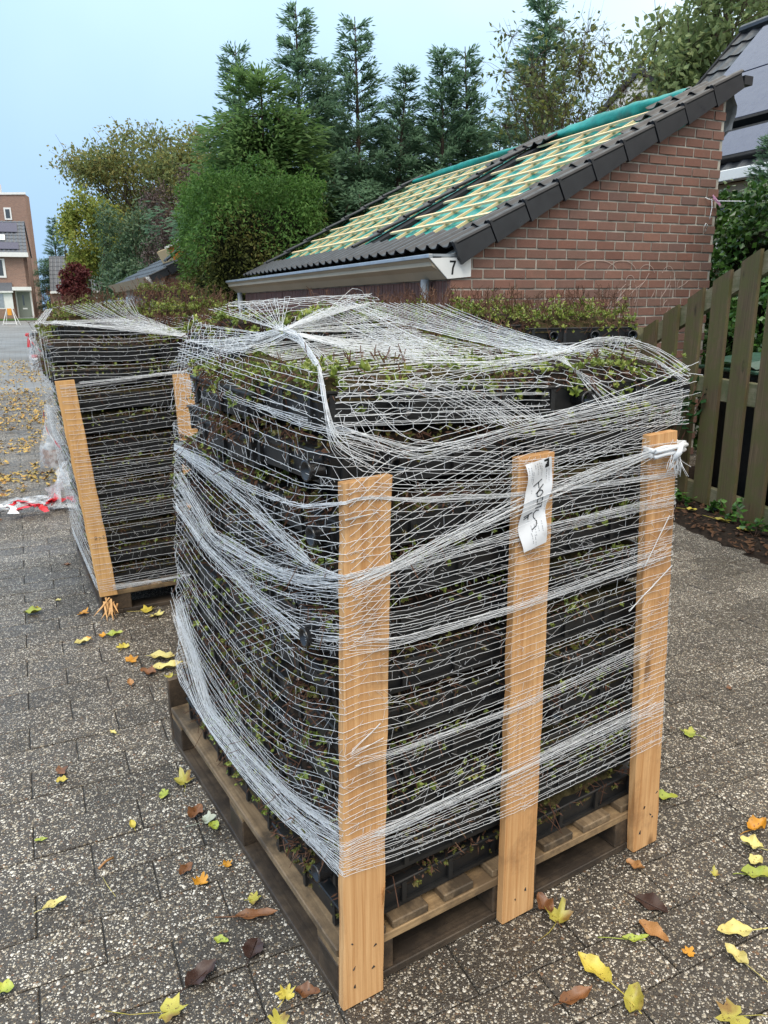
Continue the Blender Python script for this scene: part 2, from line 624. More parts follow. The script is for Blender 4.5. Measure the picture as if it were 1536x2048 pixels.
pmb = [MB().box(-PL / 2 + GAP / 2, PL / 2 - GAP / 2, -PW / 2 + GAP / 2, PW / 2 - GAP / 2, -0.05, 0.0, bev=0.0025).mesh('paver', M_PAVER) for _ in range(1)]
cand = []
for r_ in range(-10, 96):
    ec2 = 1.640 + PW * r_
    for k_ in range(-60, 60):
        ec1 = 0.01 + PL * (k_ + (0.5 if r_ % 2 else 0.0)) + PL / 2
        P = E1 * ec1 + E2 * ec2
        if not (-7.5 < P[0] < 6.5 and -0.8 < P[1] < 13.3): continue
        cand.append((P[0], P[1]))
cand = np.array(cand)
pj = fproj(np.concatenate([cand, np.zeros((len(cand), 1))], 1))
inview = (pj[:, 2] > 0.3) & (pj[:, 0] > -60) & (pj[:, 0] < 1596) & (pj[:, 1] < 2130) & (pj[:, 1] > 560)
dn, nn_ = np.array([math.cos(0.549), math.sin(0.549)]), np.array([-math.sin(0.549), math.cos(0.549)])
q_ = cand - np.array([-0.099, 1.284])
under = ((q_ @ dn > 0.06) & (q_ @ dn < 0.94) & (q_ @ nn_ > 0.06) & (q_ @ nn_ < 1.7))
dist = np.hypot(cand[:, 0], cand[:, 1]) + np.where(inview, 0, 1000) + np.where(under, 300, 0)
order = np.argsort(dist)
near_set = set(order[:300].tolist())
rest = MB()
box0 = MB().box(-PL / 2 + GAP / 2, PL / 2 - GAP / 2, -PW / 2 + GAP / 2, PW / 2 - GAP / 2, -0.03, 0.0, bev=0.0025)
b0v = np.array(box0.v)
rv, rf, roff = [], [], 0
f4 = np.array([f for f in box0.f if len(f) == 4])
ca, sa = math.cos(AX), math.sin(AX)
for i, (px, py) in enumerate(cand):
    z = float(ground_z(px, py)) + rnd.uniform(-0.0018, 0.001)
    if i in near_set:
        o = link('paver', pmb[0], pavement, (px, py, z), (rnd.uniform(-.005, .005), rnd.uniform(-.004, .004), AX + rnd.uniform(-.005, .005)))
    else:
        v = b0v.copy()
        v2 = np.stack([v[:, 0] * ca - v[:, 1] * sa + px, v[:, 0] * sa + v[:, 1] * ca + py, v[:, 2] + z], 1)
        rv.append(v2)
        rf.append(f4 + roff)
        roff += len(v)
o = link('far_pavers', np_mesh('far_pavers', np.concatenate(rv), np.concatenate(rf), M_PAVER), pavement)
tag(o, kind='stuff')

# soil strip with rotting leaves along the fence
sv, sf = [], []
ns, nw = 40, 8
for i in range(ns + 1):
    s = -1.2 + 2.9 * i / ns
    for j in range(nw + 1):
        w_ = -0.46 + 1.2 * j / nw
        p = np.array([2.314, 5.361, 0]) + np.array([0.215, -0.977, 0]) * s + np.array([0.977, 0.215, 0]) * w_
        edge = min(1, j / 2.0) * 0.035 + (rnd.random() - .5) * 0.02 - (0.02 if j == 0 else 0)
        sv.append((p[0] + rnd.uniform(-.03, .03), p[1] + rnd.uniform(-.03, .03), max(-0.01, edge)))
for i in range(ns):
    for j in range(nw):
        a = i * (nw + 1) + j
        sf.append((a, a + 1, a + nw + 2, a + nw + 1))
soil_strip = link('soil_strip', np_mesh('soil_strip', sv, np.array(sf), M_SOIL, smooth=True))
tag(soil_strip, kind='structure')


# ------------------------------------------------------------------ sedum trays
TX, TY, TB = 0.455, 0.338, 0.066          # tray footprint and wall height


def tray_body_mesh():
    m = MB()
    hx, hy = TX / 2, TY / 2
    t = 0.008
    m.box(-hx, hx, -hy, hy, 0, TB - 0.007, taper=t)
    m.box(-hx - .004, hx + .004, -hy - .004, hy + .004, TB - 0.007, TB, bev=0.002)
    for i in range(4):                    # ribs between the sunk side panels
        x = -hx + 0.03 + i * (TX - 0.06) / 3
        for s in (-1, 1):
            y0, y1 = sorted((s * (hy - 0.004), s * (hy + 0.0035)))
            m.box(x - .006, x + .006, y0, y1, 0.004, TB - 0.0075)
    for i in range(3):
        y = -hy + 0.03 + i * (TY - 0.06) / 2
        for s in (-1, 1):
            x0, x1 = sorted((s * (hx - 0.004), s * (hx + 0.0035)))
            m.box(x0, x1, y - .006, y + .006, 0.004, TB - 0.0075)
    for s in (-1, 1):                     # base lip
        m.box(-hx + .004, hx - .004, s * (hy - .004) - .004, s * (hy - .004) + .004, -0.004, 0.006)
    return m.mesh('tray_body', M_TRAY)


def soil_mesh(seed, lush):
    r = np.random.RandomState(seed)
    nx_, ny_ = 14, 12
    V = []
    for i in range(nx_ + 1):
        for j in range(ny_ + 1):
            u, v = i / nx_, j / ny_
            ed = min(u, 1 - u, v, 1 - v)
            z = TB + (0.012 + 0.02 * min(1, ed * 6)) * (1.25 if lush else 0.8) + r.uniform(-.006, .006)
            if ed == 0: z = TB - 0.02
            k = 1.0 if ed else 1.03
            V.append(((u - .5) * (TX - .012) * k + r.uniform(-.006, .006), (v - .5) * (TY - .012) * k + r.uniform(-.006, .006), z))
    F = [(i * (ny_ + 1) + j, (i + 1) * (ny_ + 1) + j, (i + 1) * (ny_ + 1) + j + 1, i * (ny_ + 1) + j + 1) for i in range(nx_) for j in range(ny_)]
    t = [M_SOIL, M_MOSS][seed % 2]
    return np_mesh('soil', V, np.array(F), t)


def rosettes(r, c, up, size, nl=7):
    """little succulent heads: nl leaves round each centre, opening along up"""
    n = len(c)
    up = unit(up)
    a0 = unit(np.cross(up, r.normal(size=(n, 3))))
    b0 = np.cross(up, a0)
    C, D, Sd, Ln, Wd = [], [], [], [], []
    for k in range(nl):
        az = 2 * np.pi * k / nl * 1.0 + r.uniform(-.3, .3, n)
        el = r.uniform(0.1, 1.0, n)[:, None] if k < nl - 2 else r.uniform(1.0, 1.4, n)[:, None]
        dr = np.cos(az)[:, None] * a0 + np.sin(az)[:, None] * b0
        sd_ = -np.sin(az)[:, None] * a0 + np.cos(az)[:, None] * b0
        d = unit(np.cos(el) * dr + np.sin(el) * up)
        C.append(c); D.append(d); Sd.append(sd_)
        Ln.append(size * r.uniform(.7, 1.1, n)); Wd.append(size * r.uniform(.5, .72, n))
    return kites(np.concatenate(C), np.concatenate(D), np.concatenate(Sd), np.concatenate(Ln), np.concatenate(Wd), -0.12)


def sedum_mesh(seed, lush, sparse=False):
    r = np.random.RandomState(seed)
    hx, hy = TX / 2, TY / 2
    n_edge = 175 if not lush else 230
    cen, ups, siz = [], [], []
    clump = r.uniform(0, 1, 9)
    for _ in range(n_edge):
        k = r.randint(4)
        base = clump[r.randint(9)]
        u = base + r.normal() * 0.045 if r.rand() < .75 else r.rand()
        u = (u % 1.0 - .5)
        inn = abs(r.normal()) * 0.02 - 0.012
        if k < 2:
            s = (-1, 1)[k]
            p = (u * TX, s * (hy - inn), 0)
            o = (0, s, 0)
        else:
            s = (-1, 1)[k - 2]
            p = (s * (hx - inn), u * TY, 0)
            o = (s, 0, 0)
        z = TB + 0.012 + r.uniform(-.028, .024)
        if inn < 0: z -= abs(r.normal()) * 0.014
        cen.append((p[0], p[1], z))
        ups.append((o[0] * .8 + r.normal() * .4, o[1] * .8 + r.normal() * .4, .45 + r.normal() * .4))
        siz.append(r.choice([.007, .0095, .012, .016], p=[.3, .36, .24, .10]) * (1.15 if lush else .95))
    if lush:
        g = r.uniform(0, 1, (16, 2))
        for _ in range(320 if sparse else 900):
            a = g[r.randint(16)] + r.normal(size=2) * 0.09 if r.rand() < .6 else r.rand(2)
            a = np.clip(a, 0, 1)
            h = 0.03 + (0.012 if sparse else 0.042) * math.sin(a[0] * 9 + seed) * math.sin(a[1] * 7) + abs(r.normal()) * (.006 if sparse else .022)
            cen.append(((a[0] - .5) * TX * 1.03, (a[1] - .5) * TY * 1.03, TB + h))
            ups.append((r.normal() * .4, r.normal() * .4, 1))
            siz.append(r.choice([.008, .011, .014, .02], p=[.3, .38, .24, .08]))
    cen, ups, siz = np.array(cen), np.array(ups), np.array(siz)
    V1, F1 = rosettes(r, cen, ups, siz, 7)
    V1[:, 2] = np.maximum(V1[:, 2], TB - .05)
    # stems: trailing brown roots at the rim, and on lush trays upright dead flower stalks
    paths = []
    for _ in range(46 if not lush else 80):
        k = r.randint(4)
        u = (clump[r.randint(9)] + r.normal() * .07) % 1.0 - .5
        s = (-1, 1)[k % 2]
        p = np.array([u * TX, s * (hy - .01), TB + .02]) if k < 2 else np.array([s * (hx - .01), u * TY, TB + .02])
        o = np.array([0, s, 0.]) if k < 2 else np.array([s, 0., 0])
        L = r.uniform(.02, .07)
        q = p + o * .022 + r.normal(size=3) * .012
        e_ = q + np.array([r.normal() * .02, r.normal() * .02, -L * r.uniform(.1, 1.0)])
        paths.append([p, q, e_])
    if lush:
        for _ in range(30 if sparse else 170):
            p = np.array([r.uniform(-.5, .5) * TX, r.uniform(-.5, .5) * TY, TB + .02])
            L = r.uniform(.02, .05) if sparse else r.uniform(.05, .15)
            dr = unit(np.array([r.normal() * .35, r.normal() * .35, 1.0]))
            top = p + dr * L
            paths.append([p, p + dr * L * .5 + r.normal(size=3) * .005, top])
            for _k in range(r.randint(2, 6)):
                w = top - dr * L * r.uniform(0, .35)
                paths.append([w, w + unit(dr + r.normal(size=3) * .8) * r.uniform(.012, .03)])
    nk = 420
    kk = r.randint(4, size=nk)
    uu = (clump[r.randint(9, size=nk)] + r.normal(size=nk) * .09) % 1.0 - .5
    sg = np.where(kk % 2, 1.0, -1.0)
    inn = np.abs(r.normal(size=nk)) * .022 - .008
    Cx = np.where(kk < 2, uu * TX, sg * (hx - inn))
    Cy = np.where(kk < 2, sg * (hy - inn), uu * TY)
    Cz = TB + .006 + r.uniform(-.022, .022, nk)
    Dk = unit(np.stack([np.where(kk < 2, 0, sg), np.where(kk < 2, sg, 0), -.4 + 0 * sg], 1) * .7 + r.normal(size=(nk, 3)) * .7)
    Vk, Fk = kites(np.stack([Cx, Cy, Cz], 1), Dk, unit(np.cross(Dk, r.normal(size=(nk, 3)))), r.uniform(.008, .026, nk), r.uniform(.002, .006, nk), .1)
    V2, F2 = tube_np(paths, 0.0011, 3)
    F2 = np.concatenate([F2, Fk + len(V2)])
    V2 = np.concatenate([V2, Vk])
    mi = [0] * len(F1) + [1] * len(F2)
    F2 = F2 + len(V1)
    return np_mesh('sedum_plants', np.concatenate([V1, V2]), np.concatenate([F1, F2]), [M_SEDUM if (seed % 3 or lush) else M_SEDUM2, M_STEM], mi)


ME_TRAY = tray_body_mesh()
ME_SOIL = [soil_mesh(s, False) for s in range(4)]
ME_SOIL_L = [soil_mesh(10 + s, True) for s in range(4)]
ME_SED = [sedum_mesh(s, False) for s in range(8)]
ME_SED_L = [sedum_mesh(20 + s, True) for s in range(5)]
ME_SED_P = [sedum_mesh(40 + s, True, True) for s in range(3)]
ME_SPIGOT = MB()
_n = 14
for rr_, y0_, y1_ in ((0.019, 0.0, 0.034),):
    o_ = len(ME_SPIGOT.v)
    for y_, rad in ((y0_, rr_), (y1_ - .004, rr_), (y1_, rr_ + .0015), (y1_, rr_ - .003), (y0_ + .002, rr_ - .003)):
        ME_SPIGOT.v += [(math.cos(2 * math.pi * k / _n) * rad, -y_, math.sin(2 * math.pi * k / _n) * rad) for k in range(_n)]
    for a_ in range(4):
        for k in range(_n):
            ME_SPIGOT.f.append((o_ + a_ * _n + k, o_ + a_ * _n + (k + 1) % _n, o_ + (a_ + 1) * _n + (k + 1) % _n, o_ + (a_ + 1) * _n + k))
            ME_SPIGOT.m.append(0)
    ME_SPIGOT.f.append(tuple(o_ + 4 * _n + k for k in range(_n)))
    ME_SPIGOT.m.append(0)
ME_SPIGOT = ME_SPIGOT.mesh('spigot', M_SPIG, True)

ORD = ['bottom', 'second', 'third', 'fourth', 'fifth', 'sixth', 'seventh', 'eighth', 'ninth', 'tenth', 'eleventh', 'twelfth']


class Frame:
    def __init__(self, x, y, yaw):
        self.o = np.array([x, y, 0.0])
        self.yaw = yaw
        self.d = np.array([math.cos(yaw), math.sin(yaw), 0])
        self.n = np.array([-math.sin(yaw), math.cos(yaw), 0])

    def w(self, x, y, z=0.0):
        return self.o + self.d * x + self.n * y + np.array([0, 0, z])


F_1 = Frame(-0.099, 1.284, 0.549)
F_2 = Frame(-1.374, 3.436, 0.47)
F_4 = Frame(-0.27, 3.09, 0.06)
_ct = [0]


def tray(fr, x, y, z, rz=0.0, tilt=(0, 0), lush=False, label='', group='', spig=(), turn=False):
    i = _ct[0]
    _ct[0] += 1
    w = fr.w(x, y, z)
    o = empty('sedum_tray', w)
    flip = rnd.choice((0, math.pi))
    o.rotation_euler = (tilt[0], tilt[1], fr.yaw + rz)
    tag(o, label, 'plant tray', group)
    link('tray_body', ME_TRAY, o)
    link('soil', (ME_SOIL_L if lush else ME_SOIL)[i % 4], o, None, (0, 0, flip))
    p = link('sedum_plants', (ME_SED_P[i % 3] if lush == 2 else ME_SED_L[i % 5] if lush else ME_SED[i % 8]), o, None, (0, 0, flip))
    p['kind'] = 'stuff'
    for (sx, sy, ang) in spig:
        link('spigot', ME_SPIGOT, o, (sx, sy, 0.033), (0, 0, ang))
    return o


LH = 0.1075
SIDE = ['street side', 'fence side']
ROW = ['front row', 'middle row', 'back row']
SP = {(1, 0, 0): 0, (5, 0, 0): 1, (7, 0, 0): 2}
hx_, hy_ = TX / 2, TY / 2
for L in range(9):
    for c in range(2):
        for r_ in range(3):
            z = 0.150 + L * LH
            x = 0.258 + c * 0.478 + rnd.uniform(-.010, .010) + 0.012 * (L / 8) * (1 if c == 0 else -1.6)
            y = 0.222 + r_ * (0.368 - 0.030 * L / 8) + rnd.uniform(-.008, .008)
            sp = []
            if c == 0 and r_ == 0 and L in (1, 6, 8): sp = [(-hx_ - .004, -hy_ + 0.05, -math.pi / 2)]
            if r_ == 0 and L in (2, 3, 6): sp += [((-0.12, 0.1, 0.03)[L % 3], -hy_ + 0.002, 0)]
            tray(F_1, x, y, z + rnd.uniform(-.003, .003), rnd.uniform(-.03, .03), (rnd.uniform(-.012, .012), rnd.uniform(-.014, .014)), False,
                 f'black tray of sedum on the near pallet, {ORD[L]} layer up, {ROW[r_]}, {SIDE[c]}', 'sedum trays stacked on the near pallet', sp)
TOP1 = [  # x, y, z, rz, tilt, lush, description
    (0.265, 0.245, 1.128, 0.03, (0.00, 0.02), False, 'lower of two on top at the front corner by the fresh post'),
    (0.270, 0.255, 1.232, -0.05, (-0.03, 0.03), 2, 'topmost at the front corner by the fresh post'),
    (0.250, 0.570, 1.120, 0.0, (0, 0), False, 'lower of the two on top midway along the street side'),
    (0.245, 0.575, 1.232, 0.06, (0.05, -0.04), 2, 'topmost midway along the street side, bulging under the net'),
    (0.325, 0.905, 1.115, 0.0, (0, 0), False, 'third from the top at the back, street side'),
    (0.335, 0.895, 1.222, 0.03, (0, 0), False, 'second from the top at the back, street side'),
    (0.345, 0.900, 1.330, 0.05, (-0.02, -0.02), 2, 'highest at the back, street side, under loose hexagons of net'),
    (0.760, 0.905, 1.115, 0.0, (0, 0), False, 'lower of the two on top at the back, fence side'),
    (0.745, 0.885, 1.225, -0.04, (0, 0), True, 'topmost at the back, fence side'),
    (0.735, 0.565, 1.118, 0.02, (0, 0), False, 'lower of the two on top midway along the fence side'),
    (0.720, 0.555, 1.222, 0.05, (0.02, 0.03), 2, 'topmost midway along the fence side'),
    (0.745, 0.235, 1.125, 0.0, (0, 0), False, 'lower of the two on top at the front, fence side'),
    (0.800, 0.245, 1.220, -0.02, (0.0, 0.0), 2, 'topmost at the front, jutting out toward the fence'),
]
for k, (x, y, z, rz, tl, lu, ds) in enumerate(TOP1):
    sp = []
    if k == 0: sp = [(-hx_ - .002, -hy_ + .03, -math.pi / 2), (-0.10, -hy_, 0)]
    if k == 1: sp = [(-0.06, -hy_, 0)]
    if k == 12: sp = [(hx_ - .03, -hy_ + .002, 0), (-0.12, -hy_ + .002, 0)]
    tray(F_1, x, y, z, rz, tl, lu, f'sedum tray, {ds}, near pallet', 'sedum trays stacked on the near pallet', sp)

LEAN2 = 0.07
for L in range(9):
    for c in range(2):
        for r_ in range(3):
            if c == 1 and r_ > 0: continue
            z = 0.150 + L * LH
            x = 0.262 + c * 0.475 - LEAN2 * (z - .15) / 1.1 + rnd.uniform(-.008, .008)
            y = 0.235 + r_ * 0.388 + rnd.uniform(-.008, .008)
            tray(F_2, x, y, z, rnd.uniform(-.03, .03), (rnd.uniform(-.01, .01), rnd.uniform(-.012, .012)), False,
                 f'black tray of sedum on the second pallet, {ORD[L]} layer up, {ROW[r_]}, {SIDE[c]}', 'sedum trays stacked on the second pallet')
TOP2 = [
    (0.19, 0.235, 1.120, 0.0, (0, 0.0), False, 'third from the top at the front, street side'),
    (0.185, 0.240, 1.225, 0.02, (0, 0.02), False, 'second from the top at the front, street side'),
    (0.68, 0.235, 1.120, 0.0, (0, 0), False, 'third from the top at the front, near the garages'),
    (0.67, 0.230, 1.225, 0.0, (0, 0), True, 'second from the top at the front, near the garages'),
    (0.19, 0.640, 1.120, 0.0, (0, 0), False, 'fourth from the top in the middle, street side'),
    (0.20, 0.640, 1.225, 0.0, (0, 0), False, 'third from the top in the middle, street side'),
    (0.26, 0.610, 1.330, 0.03, (0.02, 0.0), True, 'capping the middle of the street side'),
    (0.72, 0.640, 1.122, 0.0, (0, 0), False, 'fourth from the top in the middle, near the garages'),
    (0.72, 0.640, 1.228, 0.0, (0, 0), False, 'third from the top in the middle, near the garages'),
    (0.71, 0.630, 1.345, -0.04, (0.03, 0.02), True, 'capping the middle near the garages with brown stalks'),
    (0.20, 1.020, 1.120, 0.0, (0, 0), False, 'lower of two on top at the back, street side'),
    (0.21, 1.020, 1.225, 0.0, (0, 0), True, 'upper of two on top at the back, street side'),
]
for (x, y, z, rz, tl, lu, ds) in TOP2:
    if x > 0.6 and 1.10 < z < 1.13 and y > 0.5:
        for L in range(9):
            tray(F_2, 0.74 - LEAN2 * L / 9, 0.63, 0.150 + L * LH, 0, (0, 0), False,
                 f'black tray of sedum on the second pallet, {ORD[L]} layer up, middle row, fence side', 'sedum trays stacked on the second pallet')
    tray(F_2, x - .045, y, z, rz, tl, lu, f'sedum tray, {ds} on the second pallet', 'sedum trays stacked on the second pallet')

COLN = ['street-side', 'middle', 'fence-side']
for L in range(12):
    for c in range(3):
        z = 0.146 + L * 0.1045
        x = 0.215 + c * 0.432 + rnd.uniform(-.008, .008)
        if L == 11:
            x = (0.22, 0.66, 1.085)[c]
        tray(F_4, x, 0.20 + (0.05 if L == 11 and c < 2 else 0) + rnd.uniform(-.006, .006), z + (0.0 if L < 11 else (0.005, 0.012, 0.0)[c]), rnd.uniform(-.02, .02), (0, 0), L >= 10,
             f'sedum tray on the pallet by the garage gable, {ORD[L]} layer up, {COLN[c]} column', 'sedum trays on the pallet by the garage gable',
             [(-0.12, -hy_, 0), (0.05, -hy_, 0), (hx_ - .02, -hy_ + .002, 0)] if (L == 11 and c == 2) else [])
for L, (x, y) in ((11, (0.3, 0.6)), (11, (0.8, 0.6))):
    pass

# ------------------------------------------------------------------ pallets with posts


def post(parent, x0, wd, z0, z1, lean, y0, y1, mat, name='post'):
    H = z1 - z0
    m = MB()
    n = 22
    pr_ = lambda z: 0.0011 * math.sin(z * 37 + x0 * 9) + 0.0008 * math.sin(z * 91 + x0 * 31) + rnd.uniform(-.0005, .0005)
    b = 0.0022
    D = y1 - y0
    for i in range(n + 1):
        z = H * i / n
        e0, e1_ = pr_(z), pr_(z + 5)
        tz = z + (0.0025 * math.sin(x0 * 50) if i in (0, n) else 0)
        sh_ = lean * z / H
        for (px_, py_) in ((b, 0), (wd - b, 0), (wd, b), (wd, D - b), (wd - b, D), (b, D), (0, D - b), (0, b)):
            q = e0 if px_ < wd / 2 else e1_
            m.v.append((px_ + q + sh_, py_ + (.0006 * math.sin(z * 60 + x0 * 7) if py_ < b else 0), tz + (.003 * (px_ / wd - .5) if i == n else 0)))
    for i in range(n):
        for k in range(8):
            m.f.append((i * 8 + k, i * 8 + (k + 1) % 8, (i + 1) * 8 + (k + 1) % 8, (i + 1) * 8 + k))
    m.f += [tuple(range(8))[::-1], tuple(n * 8 + k for k in range(8))]
    m.m = [0] * len(m.f)
    return m.build(name, mat, parent, loc=(x0, y0, z0))


def pallet(fr, label, group=None, wx=1.0, ly=1.2, y0=0.024, detail=True):
    p = empty('wooden_pallet', fr.o, fr.yaw)
    tag(p, label, 'pallet', group)
    ly1 = ly + y0
    for i, yb in enumerate((y0, (y0 + ly1) / 2 - .05, ly1 - 0.1)):
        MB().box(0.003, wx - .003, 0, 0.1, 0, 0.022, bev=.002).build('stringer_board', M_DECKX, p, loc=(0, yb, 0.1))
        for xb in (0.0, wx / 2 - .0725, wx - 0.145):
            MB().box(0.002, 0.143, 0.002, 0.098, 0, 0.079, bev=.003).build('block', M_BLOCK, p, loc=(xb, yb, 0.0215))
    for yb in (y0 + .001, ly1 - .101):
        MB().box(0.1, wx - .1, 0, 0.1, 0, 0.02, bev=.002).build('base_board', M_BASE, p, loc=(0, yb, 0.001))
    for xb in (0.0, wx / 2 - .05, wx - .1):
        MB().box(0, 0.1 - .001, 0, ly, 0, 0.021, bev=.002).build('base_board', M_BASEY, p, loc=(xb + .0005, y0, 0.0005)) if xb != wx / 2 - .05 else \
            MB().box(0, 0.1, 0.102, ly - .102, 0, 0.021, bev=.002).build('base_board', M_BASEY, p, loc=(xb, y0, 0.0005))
    nb = 7
    for i in range(nb):
        wd = 0.125 if i in (0, nb - 1) else rnd.uniform(.08, .1)
        xb = i * (wx - 0.125) / (nb - 1) + (0 if i in (0, nb - 1) else rnd.uniform(-.012, .012))
        MB().box(0, wd, 0, ly - rnd.uniform(0, .008), 0, 0.0205, bev=.0025).build('deck_board', M_DECK, p, loc=(xb, y0 + rnd.uniform(0, .006), 0.1225))
    return p


P_1 = pallet(F_1, 'wooden pallet with three bright pine posts under the near netted stack', 'pallets on the pavement')
post(P_1, 0.0, 0.1, 0.004, 1.158, 0.035, 0.0, 0.0235, M_POST)
post(P_1, 0.439, 0.1, 0.004, 1.157, 0.0, 0.0, 0.0235, M_POST)
post(P_1, 0.901, 0.099, 0.004, 1.163, -0.07, 0.0, 0.0235, M_POST)
post(P_1, 0.0, 0.1, 0.004, 0.24, 0.0, 1.225, 1.248, M_BLOCK)
for (x, z) in ((.03, .06), (.07, .075), (.035, .11), (.075, .13), (.03, .16), (.925, .07), (.97, .09), (.93, .13), (.97, .16), (.955, .11), (.48, .05), (.51, .08)):
    nl = MB()
    nl.tube([(x + rnd.uniform(-.012, .012), -0.0008, z + rnd.uniform(-.012, .012)), (x, 0.003, z)], rnd.uniform(.0016, .0027), 7)
    nl.build('nail', M_TRAY, P_1)
spl = MB()
for k in range(4): spl.add([(0.098, -.002, .22 + k * .012), (.104, -.004 - .002 * k, .262 + .012 * k), (.0995, .004, .225 + k * .01)], [(0, 1, 2)])
spl.build('splinter', M_POST2, P_1)

P_2 = pallet(F_2, 'wooden pallet with a split front corner under the second netted stack', 'pallets on the pavement')
post(P_2, -0.004, 0.082, 0.112, 1.15, -0.082, 0.0, 0.0235, M_POST2)
post(P_2, 0.462, 0.09, 0.02, 1.155, -0.03, 0.0, 0.0235, M_POST2)
post(P_2, 0.9, 0.1, 0.02, 1.155, -0.05, 0.0, 0.0235, M_POST2)
sp2 = MB()
rs = np.random.RandomState(3)
for k in range(16):
    x = 0.0 + rs.uniform(0, .08)
    z = rs.uniform(.06, .11)
    e_ = (x + rs.normal() * .03 - .012, -.004 - abs(rs.normal()) * .03, max(.004, z - rs.uniform(.04, .10)))
    sp2.add([(x - .004, .0, z), (x + .004, -.003, z), ((x + e_[0]) / 2 + .004, (e_[1]) / 2 - .006, (z + e_[2]) / 2), e_, ((x + e_[0]) / 2 - .004, e_[1] / 2, (z + e_[2]) / 2)], [(0, 1, 2, 3, 4)])
sp2.build('splinter', M_POST2, P_2)
# pencilled mark on the second pallet's post
mk = MB()
for seg in ([(0, .012), (.006, .016), (.011, .012), (.008, .006), (0, 0), (.012, 0)], [(.018, .012), (.03, .005), (.018, -.003)], [(.036, .014), (.042, .016), (.046, .012), (.036, .001), (.048, .001)]):
    mk.tube([(-.016 + a, -.0006, .40 + b) for a, b in seg], 0.0011, 4)
mk.build('pencil_mark', M_TRAY, P_2, loc=(0.018, 0, 0))

P_4 = pallet(F_4, 'wooden pallet hidden behind the near stack toward the garage gable', 'pallets on the pavement', wx=1.32, ly=0.8)

# ------------------------------------------------------------------ stretch netting
rn = np.random.RandomState(11)


def smooth1(a, k=5):
    ker = np.hanning(k + 2)[1:-1]
    ker /= ker.sum()
    return np.convolve(np.pad(a, (k // 2, k // 2), 'edge'), ker, 'valid')


